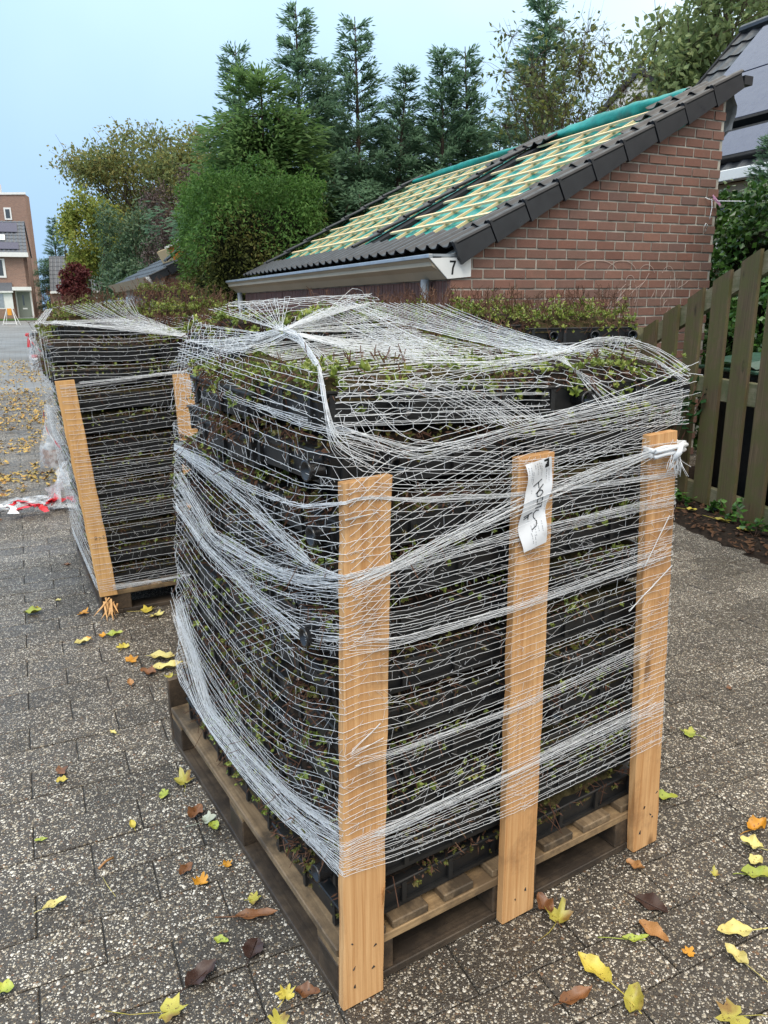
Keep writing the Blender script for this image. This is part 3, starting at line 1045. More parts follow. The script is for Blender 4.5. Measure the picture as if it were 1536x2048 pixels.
class Net:
    """threads of one wrap: main strands with small knots, cross threads, gathered bundles, open hexagons"""

    def __init__(self):
        self.main, self.fine = [], []

    def strand(self, P, wav=0.0006, barbs=1.0, loc_up=None):
        P = np.asarray(P, float)
        d = np.linalg.norm(np.diff(P, axis=0), axis=1)
        s = np.concatenate([[0], np.cumsum(d)])
        n = max(4, int(s[-1] / 0.018))
        t = np.linspace(0, s[-1], n)
        Q = np.stack([np.interp(t, s, P[:, i]) for i in range(3)], 1)
        if len(P) > 3:
            for i in ((2,) if len(P) > 60 else (0, 1, 2)): Q[:, i] = smooth1(Q[:, i], 5)
        alt = np.where(np.arange(n) % 2, 1.0, -1.0) * wav * .3 * rn.uniform(.3, 1.3, n)
        Q[:, 2] += alt
        Q += rn.normal(size=Q.shape) * 0.0004
        self.main.append(Q)
        m = rn.poisson(barbs * s[-1] / 0.055)
        for k in rn.randint(1, n - 1, m) if n > 3 else []:
            tdir = unit(Q[min(k + 1, n - 1)] - Q[k - 1])
            up = np.array([0, 0, 1.0]) if abs(tdir[2]) < .9 else np.array([1.0, 0, 0])
            v = unit(tdir * rn.choice((-1, 1)) * rn.uniform(.3, 1) + up * rn.choice((-1, 1)))
            self.fine.append(np.array([Q[k], Q[k] + v * rn.uniform(.004, .011)]))
        return Q

    def link(self, A, B, dens, frac=(0.25, 1.0)):
        """cross threads between two neighbouring strands"""
        n = min(len(A), len(B))
        m = rn.poisson(dens * n * 0.016 / 0.03)
        for _ in range(m):
            k = rn.randint(0, n)
            j = int(np.clip(k + rn.choice((-1, 1)) * rn.randint(0, 3), 0, n - 1))
            a, b = A[k], B[j]
            L = np.linalg.norm(b - a)
            if L > .06: continue
            f0, f1 = sorted(rn.uniform(0, 1, 2)) if rn.rand() < .55 else (0, 1)
            self.fine.append(np.array([a + (b - a) * f0, a + (b - a) * f1]))

    def bundle(self, pts, n, spread, wav=.0008, barbs=.5):
        """n threads through the same points; spread: radius at each point"""
        pts = np.asarray(pts, float)
        for _ in range(n):
            o = rn.normal(size=3)
            o2 = rn.normal(size=3)
            k = len(pts)
            Q = np.array([pts[i] + spread[i] * (o * (1 - i / (k - 1)) + o2 * i / (k - 1) + .25 * rn.normal(size=3)) * np.array([.6, .6, .9]) for i in range(k)])
            self.strand(Q, wav, barbs)

    def fan(self, A0, A1, B0, B1, n, mids=None, wav=.001, barbs=.8, sag=0.0):
        A0, A1, B0, B1 = (np.array(q, float) for q in (A0, A1, B0, B1))
        last = None
        for i in range(n):
            t = np.clip(i / max(1, n - 1) + rn.normal() * .3 / n, 0, 1)
            a, b = A0 + (A1 - A0) * t, B0 + (B1 - B0) * t
            pts = [a]
            if mids is not None:
                m0, m1 = (np.array(q, float) for q in mids)
                pts.append(m0 + (m1 - m0) * t)
            pts.append(b)
            pts = np.array(pts)
            q = np.concatenate([np.linspace(pts[k], pts[k + 1], 8)[(0 if k == 0 else 1):] for k in range(len(pts) - 1)])
            u = np.linspace(0, 1, len(q))
            q[:, 2] -= sag * 4 * u * (1 - u)
            Q = self.strand(q, wav, barbs)
            if last is not None: self.link(last, Q, .5)
            last = Q

    def hexes(self, c00, c10, c01, c11, nu, nv, bulge=(0, 0, 0)):
        c00, c10, c01, c11 = (np.array(q, float) for q in (c00, c10, c01, c11))
        bulge = np.array(bulge, float)
        jit = rn.normal(size=(nu + 1, nv + 1, 2)) * .12

        def P(i, j):
            u = np.clip((i + jit[i, j, 0]) / nu, 0, 1)
            v = (j + jit[i, j, 1] + (0.17 if (i + j) % 2 else -0.17)) / nv
            q = c00 * (1 - u) * (1 - v) + c10 * u * (1 - v) + c01 * (1 - u) * v + c11 * u * v
            return q + bulge * (4 * u * (1 - u)) * (4 * np.clip(v, 0, 1) * (1 - np.clip(v, 0, 1))) ** .7
        for j in range(nv + 1):
            self.main.append(np.array([P(i, j) for i in range(nu + 1)]))
        for j in range(nv):
            for i in range(nu + 1):
                if (i + j) % 2: self.main.append(np.array([P(i, j), P(i, j + 1)]))

    def build(self, parent, r=0.00051, fr=0.00034):
        V1, F1 = tube_np(self.main, [r * rn.uniform(.75, 1.25) for _ in self.main], 4)
        V2, F2 = tube_np(self.fine, fr, 3)
        o = link('mesh_strands', np_mesh('mesh_strands', np.concatenate([V1, V2]), np.concatenate([F1, F2 + len(V1)]), M_NET, None, True), parent)
        o['kind'] = 'stuff'
        return o


GUIDES = [
 [(-0.773, 1.313),(-0.45, 1.274),(-0.136, 1.261),(0.055, 1.246),(0.149, 1.212),(0.433, 1.178),(0.811, 1.157)],
 [(-0.883, 1.27),(-0.453, 1.259),(-0.137, 1.25),(0.054, 1.238),(0.128, 1.194),(0.434, 1.144),(0.83, 1.138)],
 [(-0.934, 1.175),(-0.469, 1.166),(-0.146, 1.155),(0.057, 1.166),(0.127, 1.148),(0.436, 1.118),(0.835, 1.096)],
 [(-0.959, 1.089),(-0.477, 1.086),(-0.119, 1.095),(0.045, 1.139),(0.127, 1.115),(0.437, 1.086),(0.838, 1.072)],
 [(-0.943, 1.079),(-0.415, 1.07),(-0.12, 1.088),(0.045, 1.133),(0.127, 1.106),(0.438, 1.076),(0.839, 1.06)],
 [(-0.926, 1.071),(-0.479, 1.006),(-0.203, 0.995),(-0.028, 0.984),(0.045, 0.992),(0.125, 0.99),(0.441, 1.006),(0.845, 1.012)],
 [(-0.939, 0.991),(-0.672, 0.892),(-0.35, 0.909),(-0.051, 0.969),(0.048, 0.989),(0.125, 0.97),(0.442, 0.978),(0.848, 0.987)],
 [(-0.982, 0.909),(-0.739, 0.852),(-0.377, 0.842),(-0.14, 0.865),(0.044, 0.912),(0.124, 0.889),(0.445, 0.905),(0.876, 0.902)],
 [(-0.984, 0.899),(-0.745, 0.827),(-0.383, 0.8),(-0.146, 0.806),(0.041, 0.852),(0.124, 0.827),(0.449, 0.825),(0.882, 0.856)],
 [(-1.034, 0.726),(-0.805, 0.674),(-0.443, 0.641),(-0.164, 0.666),(0.035, 0.739),(0.122, 0.709),(0.454, 0.718),(0.896, 0.736)],
 [(-1.064, 0.565),(-0.895, 0.479),(-0.563, 0.42),(-0.268, 0.452),(0.026, 0.574),(0.115, 0.566),(0.461, 0.569),(0.904, 0.599)],
 [(-1.07, 0.543),(-0.835, 0.309),(-0.552, 0.318),(-0.28, 0.346),(-0.099, 0.394),(0.015, 0.431),(0.113, 0.425),(0.467, 0.439),(0.912, 0.455)],
 [(-1.117, 0.397),(-0.877, 0.264),(-0.496, 0.294),(-0.284, 0.31),(0.013, 0.4),(0.113, 0.389),(0.469, 0.385),(0.917, 0.41)],
 [(-1.155, 0.26),(-0.834, 0.254),(-0.502, 0.26),(-0.288, 0.271),(0.01, 0.346),(0.112, 0.321),(0.478, 0.301),(0.949, 0.311)],
]
SG = np.linspace(-1.2, 1.0, 111)


def wrap_net(net, guides, counts, hull, rear, dens, power=None):
    G = []
    for gd in guides:
        a = np.array(gd)
        G.append(smooth1(np.interp(SG, a[:, 0], a[:, 1]), 9))
    last = None
    for i, cnt in enumerate(counts):
        for k in range(cnt):
            t = (k + rn.uniform(-.3, .3)) / cnt
            t = min(max(t, 0), 1)
            z = G[i] * (1 - t) + G[i + 1] * t + smooth1(rn.normal(size=len(SG)) * .004, 15)
            P = [hull(s, zz) for s, zz in zip(SG, z)]
            P += rear(z[-1], z[0])
            Q = net.strand(np.array(P), 0.0011, dens)
            if last is not None: net.link(last, Q, dens * .8)
            last = Q


def hull1(s, z):
    k = min(z, 1.16) / 1.16
    ye = float(np.interp(z, [.2, .26, .4, .565, .73, .9, 1.05, 1.18, 1.27, 1.32], [1.165, 1.15, 1.115, 1.07, 1.04, .995, .96, .945, .92, .91]))
    if -s > ye: return (0.012 + (-s - ye) * .9, ye + .012, z)
    xl = 0.035 * k - 0.0025
    if s < 0:
        b = min(1, -s / .10)
        corner = 0.0
        if z > 1.15: corner = .012
        return (xl * (1 - b) + b * (0.008 + 0.006 * math.sin(z * 29 + s * 5)), max(-s, 0.0) - 0.003 * (1 - b), z)
    xr = 1.0 - 0.07 * k + .003
    x = xl + s * (xr - xl)
    y = -0.0028 if z < 1.152 else (0.012 if x > .1 else .006)
    return (x, y, z)


def rear1(z1, z0):
    return [(1.0 - .06 * z1, 0.4, z1), (.985, 0.9, (z1 + z0) / 2), (.95, 1.10, z0 * .6 + z1 * .4), (.6, 1.13, z0), (.3, 1.13, z0)]


N1 = Net()
wrap_net(N1, GUIDES, [3, 4, 4, 7, 6, 9, 7, 7, 7, 10, 10, 9, 9], hull1, rear1, 1.0)
# second layer climbing from the near post to the far top corner
for k in range(18):
    t = (k + rn.uniform(-.3, .3)) / 17
    z0, zm, z1 = .84 + .30 * t, 1.085 + .155 * t, 1.185 + .075 * t
    xm = .40 + .08 * (1 - t)
    P = [(.012, .55, z0 - .16 - .1 * (1 - t)), (.02, .25, z0 - .09), (0.030, -.003, z0), (0.128, -.004, z0 + .07), (xm, .004, zm), (.72, .012, zm + .55 * (z1 - zm)), (.99, .03, z1), (1.02, .3, z1 - .02)]
    Q = N1.strand(np.array([np.array(P[i]) * (1 - u) + np.array(P[i + 1]) * u for i in range(len(P) - 1) for u in np.linspace(0, 1, 8, endpoint=False)] + [np.array(P[-1])]), .0009, .5)
# gathered bands
N1.bundle([(.012, .62, .905), (.02, .25, .915), (.03, -.003, .965), (.13, -.005, .985), (.442, -.005, 1.062), (.70, -.004, 1.105), (.868, -.006, 1.128)], 20, [.03, .016, .010, .009, .018, .012, .003])
N1.bundle([(.03, -.004, .862), (.13, -.004, .838), (.45, -.004, .835), (.90, -.004, .862), (.935, -.003, .868)], 12, [.012, .012, .008, .010, .012])
N1.bundle([(.012, .3, .345), (.02, .02, .42), (.11, -.004, .415), (.46, -.004, .43), (.9, -.004, .455), (.925, -.003, .458)], 14, [.02, .014, .012, .014, .018, .018])
N1.bundle([(.03, -.004, .60), (.12, -.004, .585), (.455, -.004, .585), (.9, -.004, .615)], 8, [.016, .010, .006, .012])
N1.bundle([(.012, 1.05, .56), (.012, .84, .33), (.012, .55, .335), (.02, .28, .36), (.02, .1, .405), (.015, .0, .44)], 22, [.022, .014, .010, .010, .010, .014])
N1.bundle([(.012, 1.06, .60), (.014, .82, .30), (.014, .5, .275), (.02, .28, .29), (.012, .0, .352)], 16, [.02, .012, .008, .008, .012])
N1.bundle([(.012, .95, 1.083), (.02, .7, 1.072), (.02, .45, 1.04), (.02, .26, 1.0), (.012, .1, .985)], 18, [.004, .014, .018, .012, .006])
N1.bundle([(.012, .94, 1.0), (.012, .67, .895), (.016, .35, .905), (.012, .12, .945), (.03, -.003, .985)], 14, [.014, .012, .008, .014, .010])
N1.bundle([(.012, .98, .90), (.012, .74, .835), (.016, .38, .81), (.012, .15, .815), (.03, -.003, .87)], 12, [.02, .012, .012, .014, .01])
N1.bundle([(.012, .86, 1.27), (.03, .45, 1.262), (.04, .14, 1.252), (.08, .015, 1.235), (.2, .01, 1.19), (.45, .008, 1.215), (.8, .01, 1.245), (1.0, .03, 1.27)], 9, [.01, .012, .012, .008, .012, .006, .02, .03])
# star gathered over the top
Cst = (.125, .43, 1.408)
N1.bundle([Cst, (.085, .26, 1.398), (.045, .10, 1.352), (.012, .015, 1.285), (.015, -.002, 1.232), (.10, -.004, 1.19)], 15, [.006, .004, .004, .005, .010, .03])
N1.fan((.012, .92, 1.325), (.012, .92, 1.385), (.012, .02, 1.258), (.02, .02, 1.345), 6, wav=.0012)
N1.fan((.02, .02, 1.258), (.03, .02, 1.345), (.52, .022, 1.235), (.56, .03, 1.335), 6, wav=.0012)
for x_, y_, z_ in ((.13, .01, 1.19), (.18, .01, 1.21), (.06, .0, 1.17), (.10, .0, 1.20), (.15, .005, 1.235)):
    N1.bundle([Cst, (.10, .2, 1.365), (x_, y_, z_), (x_ + .22, .0, z_ - .03)], 1, [.006, .010, .006, .02])
N1.fan(Cst, Cst, (.36, .75, 1.452), (.52, .74, 1.468), 18, wav=.0008)
N1.bundle([Cst, (.30, .58, 1.438), (.47, .78, 1.462), (.585, .92, 1.455), (.64, .97, 1.39)], 9, [.006, .014, .03, .03, .02])
N1.fan(Cst, Cst, (.33, .18, 1.352), (.60, .55, 1.372), 20, wav=.0012, sag=.012)
N1.fan((.13, .40, 1.402), (.125, .47, 1.410), (.03, .45, 1.360), (.05, 1.0, 1.375), 20, wav=.0015, sag=.010)
N1.fan(Cst, Cst, (.12, .98, 1.455), (.38, 1.02, 1.488), 15, wav=.0010)
N1.hexes((.012, .46, 1.28), (.010, 1.06, 1.19), (.05, .46, 1.375), (.09, 1.06, 1.43), 22, 8, (-.012, 0, .006))
N1.fan((.03, .40, 1.372), (.10, .46, 1.402), (.02, 1.05, 1.30), (.10, 1.05, 1.42), 14, wav=.0016)
# slack net over the humps
N1.hexes((.13, .77, 1.385), (.60, .72, 1.415), (.20, 1.06, 1.470), (.64, .98, 1.492), 17, 8, (0, -.01, .022))
N1.hexes((.20, 1.06, 1.470), (.64, .98, 1.492), (.22, 1.18, 1.46), (.62, 1.16, 1.47), 15, 3)
N1.hexes((.55, .02, 1.292), (1.03, .03, 1.290), (.60, .40, 1.352), (1.03, .40, 1.342), 24, 10, (0, 0, .018))
N1.hexes((.055, .03, 1.24), (.40, .028, 1.225), (.06, .06, 1.335), (.40, .06, 1.345), 17, 6, (0, -.006, .006))
N1.fan((.05, .05, 1.335), (.04, .06, 1.25), (.55, .035, 1.30), (.55, .02, 1.225), 9, wav=.0012)
N1.hexes((.35, .15, 1.345), (.60, .2, 1.35), (.30, .52, 1.378), (.56, .6, 1.395), 14, 10, (0, 0, .01))
N1.fan((.03, .42, 1.378), (.04, .10, 1.335), (.52, .62, 1.395), (.56, .05, 1.335), 26, wav=.0014, mids=((.25, .46, 1.392), (.30, .10, 1.345)))
N1.fan((.14, .46, 1.405), (.16, .60, 1.405), (.58, .55, 1.39), (.56, .80, 1.45), 16, wav=.0012)
# cords dragged across the top
N1.bundle([(.22, .10, 1.338), (.38, .07, 1.338), (.56, .05, 1.352), (.70, .06, 1.378), (.84, .10, 1.366), (.95, .09, 1.338), (.995, .03, 1.288)], 12, [.035, .012, .006, .008, .018, .014, .012])
N1.fan((.42, .86, 1.472), (.78, .78, 1.462), (.57, .12, 1.352), (.72, .10, 1.352), 24, wav=.0009, sag=.004)
N1.fan((.33, .75, 1.448), (.50, .80, 1.470), (.36, .04, 1.225), (.44, .02, 1.222), 14, mids=((.34, .32, 1.362), (.46, .30, 1.366)), wav=.001)
N1.fan((.10, .06, 1.325), (.30, .45, 1.37), (.42, .01, 1.218), (.52, .01, 1.225), 14, mids=((.26, .03, 1.29), (.42, .2, 1.345)), wav=.0012)
N1.fan((.50, .012, 1.235), (.42, .01, 1.20), (1.0, .03, 1.285), (1.0, .02, 1.175), 9, wav=.0012)
N1.fan((.60, .10, 1.352), (.66, .12, 1.352), (.80, .012, 1.24), (.70, .012, 1.22), 10, wav=.001)
for a_, b_ in (((.922, -.004, .963), (.845, -.006, .85)), ((.949, -.004, .83), (.80, -.006, .743)), ((.035, -.003, .625), (.10, -.004, .665)), ((.03, -.004, .62), (.105, -.004, .63)), ((.033, -.003, 1.092), (.10, -.004, 1.095))):
    N1.bundle([a_, b_], 4, [.0012, .0012], barbs=.1)

net1 = empty('wrapping_net', F_1.o, F_1.yaw)
tag(net1, 'white stretch netting wound round the near pallet, gathered into a star on top', 'netting')
for a_ in N1.main + N1.fine:
    up_ = (a_[:, 2] > 1.16) & (a_[:, 1] > .5)
    a_[up_, 1] = .5 + (a_[up_, 1] - .5) * .84
N1.build(net1)
kn = MB()
rs = np.random.RandomState(5)
for k, zz in enumerate((1.122, 1.132, 1.115, 1.127)):
    x0, x1 = .838, .942
    lp = [(x0, -.010, zz), (x0 + .03, -.012, zz + .004), (x1 - .03, -.013, zz - .003 + .004 * k), (x1 + .008, -.004, zz + .006), (x1 + .009, .018, zz + .004), (x1 - .02, .031, zz), (x0 + .02, .031, zz), (x0 - .006, .015, zz), (x0 - .004, -.006, zz)]
    kn.tube([(a + rs.normal() * .001, b - .002 * k + rs.normal() * .001, c + rs.normal() * .0015) for a, b, c in lp], 0.0048, 7)
for k in range(34):
    a = np.array([.905 + rs.normal() * .006, -.020 + rs.normal() * .003, 1.118])
    e_ = a + np.array([rs.normal() * .022 - .004, -abs(rs.normal()) * .012, -rs.uniform(.02, .06)])
    kn.tube([a, (a + e_) / 2 + rs.normal(size=3) * .004, e_], 0.0008, 3)
kn.tube([(.895, -.021, 1.105), (.905, -.027, 1.122), (.915, -.022, 1.14)], .007, 7)
kn.build('knot', M_NET, net1, True)

# second pallet's net
N2 = Net()


def hull2(s, z):
    xl = -LEAN2 * (z - .12) / 1.0 - .004
    if s < 0:
        b = min(1, -s / .1)
        bul = .006 * b
        return (xl - bul, -s, z)
    xr = 1.0 - .05 * z
    y = -.003 if z < 1.14 else .03
    return (xl + s * (xr - xl), y, z)


def rear2(z1, z0):
    return [(.96, .6, z1), (.93, 1.25, z0), (.4, 1.25, z0), (hull2(-1.2, z0)[0], 1.235, z0)]


g2 = []
for z in (.135, .2, .33, .44, .50, .58, .67, .73, .80, .90, 1.0, 1.08, 1.115, 1.135):
    g2.append([(-1.2, z - .03 + .05 * rn.rand()), (-.6, z - .02 + .03 * rn.rand()), (-.02, z), (.05, z), (.45, z + .028 * z + rn.uniform(-.006, .006)), (1.0, z + .05 * z)])
wrap_net(N2, g2, [6, 5, 4, 4, 6, 5, 5, 5, 5, 4, 4, 3, 4], hull2, rear2, .8)
g2b = []
for z in (1.15, 1.19, 1.25, 1.31, 1.38):
    g2b.append([(-1.2, z - .1), (-.4, z - .02), (-.04, z), (.06, z + .006), (.3, z - .006), (.62, z + .012), (1.0, z)])
wrap_net(N2, g2b, [2, 3, 3, 4], hull2, rear2, 1.0)
Kc = (.56, .02, 1.315)
N2.fan((-.02, .55, 1.47), (.36, .50, 1.505), Kc, Kc, 26, mids=((.16, .20, 1.395), (.34, .22, 1.43)), wav=.001)
N2.fan((-.08, .03, 1.392), (.40, .12, 1.40), Kc, Kc, 15, mids=((.2, .028, 1.375), (.45, .06, 1.37)), wav=.0012)
N2.fan((-.08, .03, 1.40), (-.06, .1, 1.41), Kc, (.55, .02, 1.33), 8, wav=.001)
N2.fan((-.10, .05, 1.40), (-.12, .5, 1.38), (-.02, .5, 1.46), (-.04, .62, 1.46), 12, wav=.002)
N2.fan((.40, .5, 1.41), (.92, .45, 1.43), (.55, .1, 1.36), (.92, .06, 1.36), 12, wav=.001)
N2.fan((-.11, .04, 1.38), (-.13, 1.0, 1.34), (-.10, .02, 1.15), (-.11, 1.0, 1.10), 9, wav=.003)
N2.hexes((-.10, .05, 1.395), (.3, .06, 1.40), (-.10, .42, 1.40), (.3, .4, 1.41), 12, 6)
N2.bundle([(.012, -.002, 1.140), (.2, -.004, 1.146), (.46, -.004, 1.165), (.95, .0, 1.16)], 7, [.004, .004, .004, .006])
N2.bundle([(.06, -.004, .150), (.3, -.004, .150), (.9, -.004, .15)], 14, [.006, .003, .004])
net2 = empty('wrapping_net', F_2.o, F_2.yaw)
tag(net2, 'white stretch netting round the second pallet, fanning from its top tray', 'netting')
N2.build(net2, 0.0006, 0.0004)

N4 = Net()
for k in range(16):
    z = 1.12 + .011 * k
    N4.strand(np.array([(-.03, .3, z - .02), (-.02, -.01, z), (.5, -.018, z + .01), (1.33, -.014, z + .02), (1.36, .2, z)]), .0015, .5)
N4.fan((1.20, -.018, 1.31), (1.30, -.012, 1.33), (1.14, -.03, 1.17), (1.18, -.03, 1.16), 9, wav=.001)
net4 = empty('wrapping_net', F_4.o, F_4.yaw)
tag(net4, 'few white net threads round the tall stack in front of the brick gable', 'netting')
N4.build(net4, 0.0007, 0.0005)

# ------------------------------------------------------------------ paper label on the middle post
t = NT('damp_paper')
pv = t.pos('Object')
M_PAPER = t.fin(t.mix(t.rng(t.noise(pv, 22, 4), .55, .75), (0.72, 0.73, 0.75), (0.50, 0.48, 0.46)), 0.55, 0.3)
M_INK = plain('black_ink', (0.012, 0.012, 0.013), 0.6, 0.3)
M_INKG = plain('grey_print', (0.28, 0.28, 0.29), 0.7, 0.2)
lab = empty('paper_label', F_1.w(0.0, -0.0095), F_1.yaw)
tag(lab, 'creased white paper label with black handwriting stapled to the middle post', 'label')
LW, LHH = 0.062, 0.188


def lpt(u, v, d=0.0):
    """point on the curled sheet, u across and v down"""
    x = 0.455 + LW * (u - .12) + .010 * math.sin(v * 3.0) * (u - .2) + .006 * math.sin(v * 7)
    z = 1.150 - LHH * v - .0 * u + .012 * (u - .5)
    y = -.004 * math.sin(v * 6.3 + u * 1.5) - .010 * max(0, u - .7) ** 1.2 * (1 + math.sin(v * 5)) - .003 * math.sin(v * 15 + 2 * u) - d
    return (x, y, z)


sh = MB()
NU, NV = 8, 26
sh.add([lpt(i / NU, j / NV) for j in range(NV + 1) for i in range(NU + 1)], [(j * (NU + 1) + i, j * (NU + 1) + i + 1, (j + 1) * (NU + 1) + i + 1, (j + 1) * (NU + 1) + i) for j in range(NV) for i in range(NU)])
o = sh.build('sheet', M_PAPER, lab, True)


def stroke(m, pts, r, d=.0006):
    q = []
    for a, b in zip(pts[:-1], pts[1:]):
        for k in range(5): q.append((a[0] + (b[0] - a[0]) * k / 5, a[1] + (b[1] - a[1]) * k / 5))
    q.append(pts[-1])
    m.tube([lpt((x - 440) / 430, (y - 330) / 1500, d) for x, y in q], r, 4)


hw = MB()
for st in ([(565, 745), (705, 675)], [(650, 700), (665, 810)], [(620, 890), (735, 770)],
           [(640, 900), (655, 865), (690, 850), (725, 870), (740, 905), (715, 945), (675, 955), (645, 935), (640, 900)],
           [(745, 1000), (700, 985), (670, 1005), (680, 1060), (715, 1075), (752, 1062)], [(755, 985), (775, 1090), (790, 1180)],
           [(690, 1090), (785, 1130)], [(690, 1165), (790, 1175)],
           [(768, 1230), (720, 1218), (685, 1250), (690, 1320), (735, 1400), (715, 1470), (640, 1512)],
           [(510, 1245), (655, 1225)], [(520, 1290), (605, 1262)], [(590, 1235), (600, 1320)]):
    stroke(hw, st, 0.0011)
hw.build('handwriting', M_INK, lab)
pr = MB()
for (x0, y0_, y1_) in ((470, 390, 520), (510, 400, 640), (540, 480, 700), (580, 380, 450), (620, 370, 560), (660, 365, 470), (690, 380, 600), (780, 520, 700), (820, 520, 760), (880, 900, 1080), (545, 800, 860), (640, 1440, 1560), (690, 1430, 1640), (740, 1430, 1580), (800, 1410, 1590), (850, 1160, 1280), (620, 1560, 1740), (665, 1600, 1780)):
    k = y0_
    while k < y1_:
        stroke(pr, [(x0, k), (x0 + 2, min(y1_, k + 16 + 20 * rnd.random()))], 0.00055, .0004)
        k += 34 + 14 * rnd.random()
pr.build('small_print', M_INKG, lab)
sq = MB()
sq.add([lpt((x - 440) / 430, (y - 330) / 1500, .0006) for x, y in ((742, 350), (828, 338), (818, 485), (752, 492))], [(0, 1, 2, 3)])
sq.build('printed_square', M_INK, lab)

# ------------------------------------------------------------------ materials of the surroundings


def brick_mat(name, cols):
    t = NT(name)
    r = t.math('FRACT', t.math('ADD', t.math('MULTIPLY', t.objrand(), 1.0), t.math('MULTIPLY', t.island(), 3.37)))
    base = t.ramp(r, [(i / (len(cols) - 1), c) for i, c in enumerate(cols)])
    w = t.pos('World')
    n = t.noise(w, 26, 6, 0.7)
    col = t.mix(t.rng(n, .35, .75, 0, .55), base, t.mix(.5, base, (0.09, 0.06, 0.05)))
    col = t.mix(t.rng(t.noise(w, 90, 3), .62, .75, 0, .4), col, (0.36, 0.27, 0.23))
    col = t.mix(t.rng(t.noise(w, 2.6, 6, .65), .48, .72, 0, .45), col, (0.11, 0.085, 0.062))
    t.bump(t.noise(w, 140, 4, .7), .5, .004)
    return t.fin(col, .8, .25)


M_BRICK = brick_mat('red_brick', [(0.175, 0.086, 0.064), (0.235, 0.118, 0.087), (0.20, 0.113, 0.089), (0.265, 0.133, 0.096), (0.17, 0.10, 0.083), (0.225, 0.105, 0.075)])
M_BRICKD = brick_mat('brown_brick', [(0.15, 0.075, 0.06), (0.20, 0.10, 0.08), (0.17, 0.09, 0.075)])
M_MORTAR = plain('mortar', (0.37, 0.34, 0.29), .9, .1, .45, 7, bump=.7, bscale=160, world=True)
M_TILE = sleek('concrete_roof_tile', (0.012, 0.013, 0.016), 0.36, 0.55, dusty=(0.023, 0.024, 0.028))
M_TEAL = None
t = NT('teal_membrane')
w_ = t.pos('World')
col = t.mix(t.rng(t.noise(w_, 5, 5, .6), .35, .7), (0.012, 0.19, 0.165), (0.022, 0.32, 0.27))
col = t.mix(t.rng(t.noise(w_, 3, 5), .62, .72, 0, .45), col, (0.08, 0.16, 0.15))
t.bump(t.noise(w_, 26, 4), .4, .01)
M_TEAL = t.fin(col, .42, .4)
M_BATTEN = wood('new_batten', (0.80, 0.64, 0.40), (0.68, 0.50, 0.28), 'Y', rough=.6, knots=False)
M_RAFT = wood('new_counter_batten', (0.78, 0.58, 0.32), (0.62, 0.43, 0.21), 'X', rough=.6, knots=False)
M_CREAM = plain('painted_soffit', (0.42, 0.345, 0.245), .55, .3, .08, 3)
M_WHITE = plain('white_paint', (0.74, 0.74, 0.72), .45, .4, .06, 5)
M_ZINC = plain('zinc', (0.38, 0.41, 0.44), .35, .5, .15, 8, metal=.6)
M_GREYPIPE = plain('grey_plastic_pipe', (0.25, 0.26, 0.27), .4, .4, .1, 4)
M_DARK = plain('dark_felt_and_shade', (0.016, 0.016, 0.017), .8, .2, .3, 12)  # felt and boards; also carries the shade painted inside the garage gutter
M_FENCE = wood('mossy_fence_board', (0.15, 0.104, 0.056), (0.06, 0.042, 0.022), 'Z', rough=.75, knots=True, grime=(0.085, 0.08, 0.026))
M_RAIL = wood('lichen_rail', (0.26, 0.22, 0.14), (0.13, 0.11, 0.06), 'X', rough=.8, knots=False, grime=(0.09, 0.095, 0.04))
M_BIN = sleek('bin_plastic', (0.012, 0.013, 0.013), .4, .4)
M_LID = sleek('green_bin_lid', (0.022, 0.085, 0.055), .32, .5, dusty=(0.06, 0.13, 0.10))
M_SOLAR = sleek('solar_glass', (0.055, 0.058, 0.10), .22, .45, dusty=(0.075, 0.078, 0.12))
M_GLASS = sleek('window_glass', (0.03, 0.035, 0.04), .05, .9)
M_PLASTIC = None

# ------------------------------------------------------------------ brick garage with the half stripped roof
gar = empty('brick_garage', (0.691, 6.2, 0), AX)
tag(gar, 'low brick garage numbered 7 with its roof half stripped to teal membrane and battens', 'garage')
VG0, VGS = 1.845, 0.523                     # underside of the verge: z = VG0 + VGS * x
XL, XR, GL = -0.17, 2.575, 5.98
BP, BC = 0.2015, 0.0778                     # brick pitch and course
wall_poly = [(XL + .004, .008, 0), (XR - .004, .008, 0), (XR - .004, .008, VG0 + VGS * XR + .06), (XL + .004, .008, VG0 + VGS * XL + .06)]
wm = MB()
wm.prism(wall_poly, (0, .15, 0))
wm.box(XL + .008, XL + .10, .16, GL, 0, 1.68)
wm.box(XR - .10, XR - .004, .16, GL, 0, VG0 + VGS * XR)
wm.box(XL + .1, XR - .1, GL - .1, GL, 0, 1.7)
wm.build('wall', M_MORTAR, gar)


def clip_top(poly, a, b):
    """keep z <= a + b x"""
    out = []
    f = lambda p: a + b * p[0] - p[1]
    for i in range(len(poly)):
        p, q = poly[i], poly[(i + 1) % len(poly)]
        fp, fq = f(p), f(q)
        if fp >= 0: out.append(p)
        if fp * fq < 0:
            u = fp / (fp - fq)
            out.append((p[0] + (q[0] - p[0]) * u, p[1] + (q[1] - p[1]) * u))
    return out


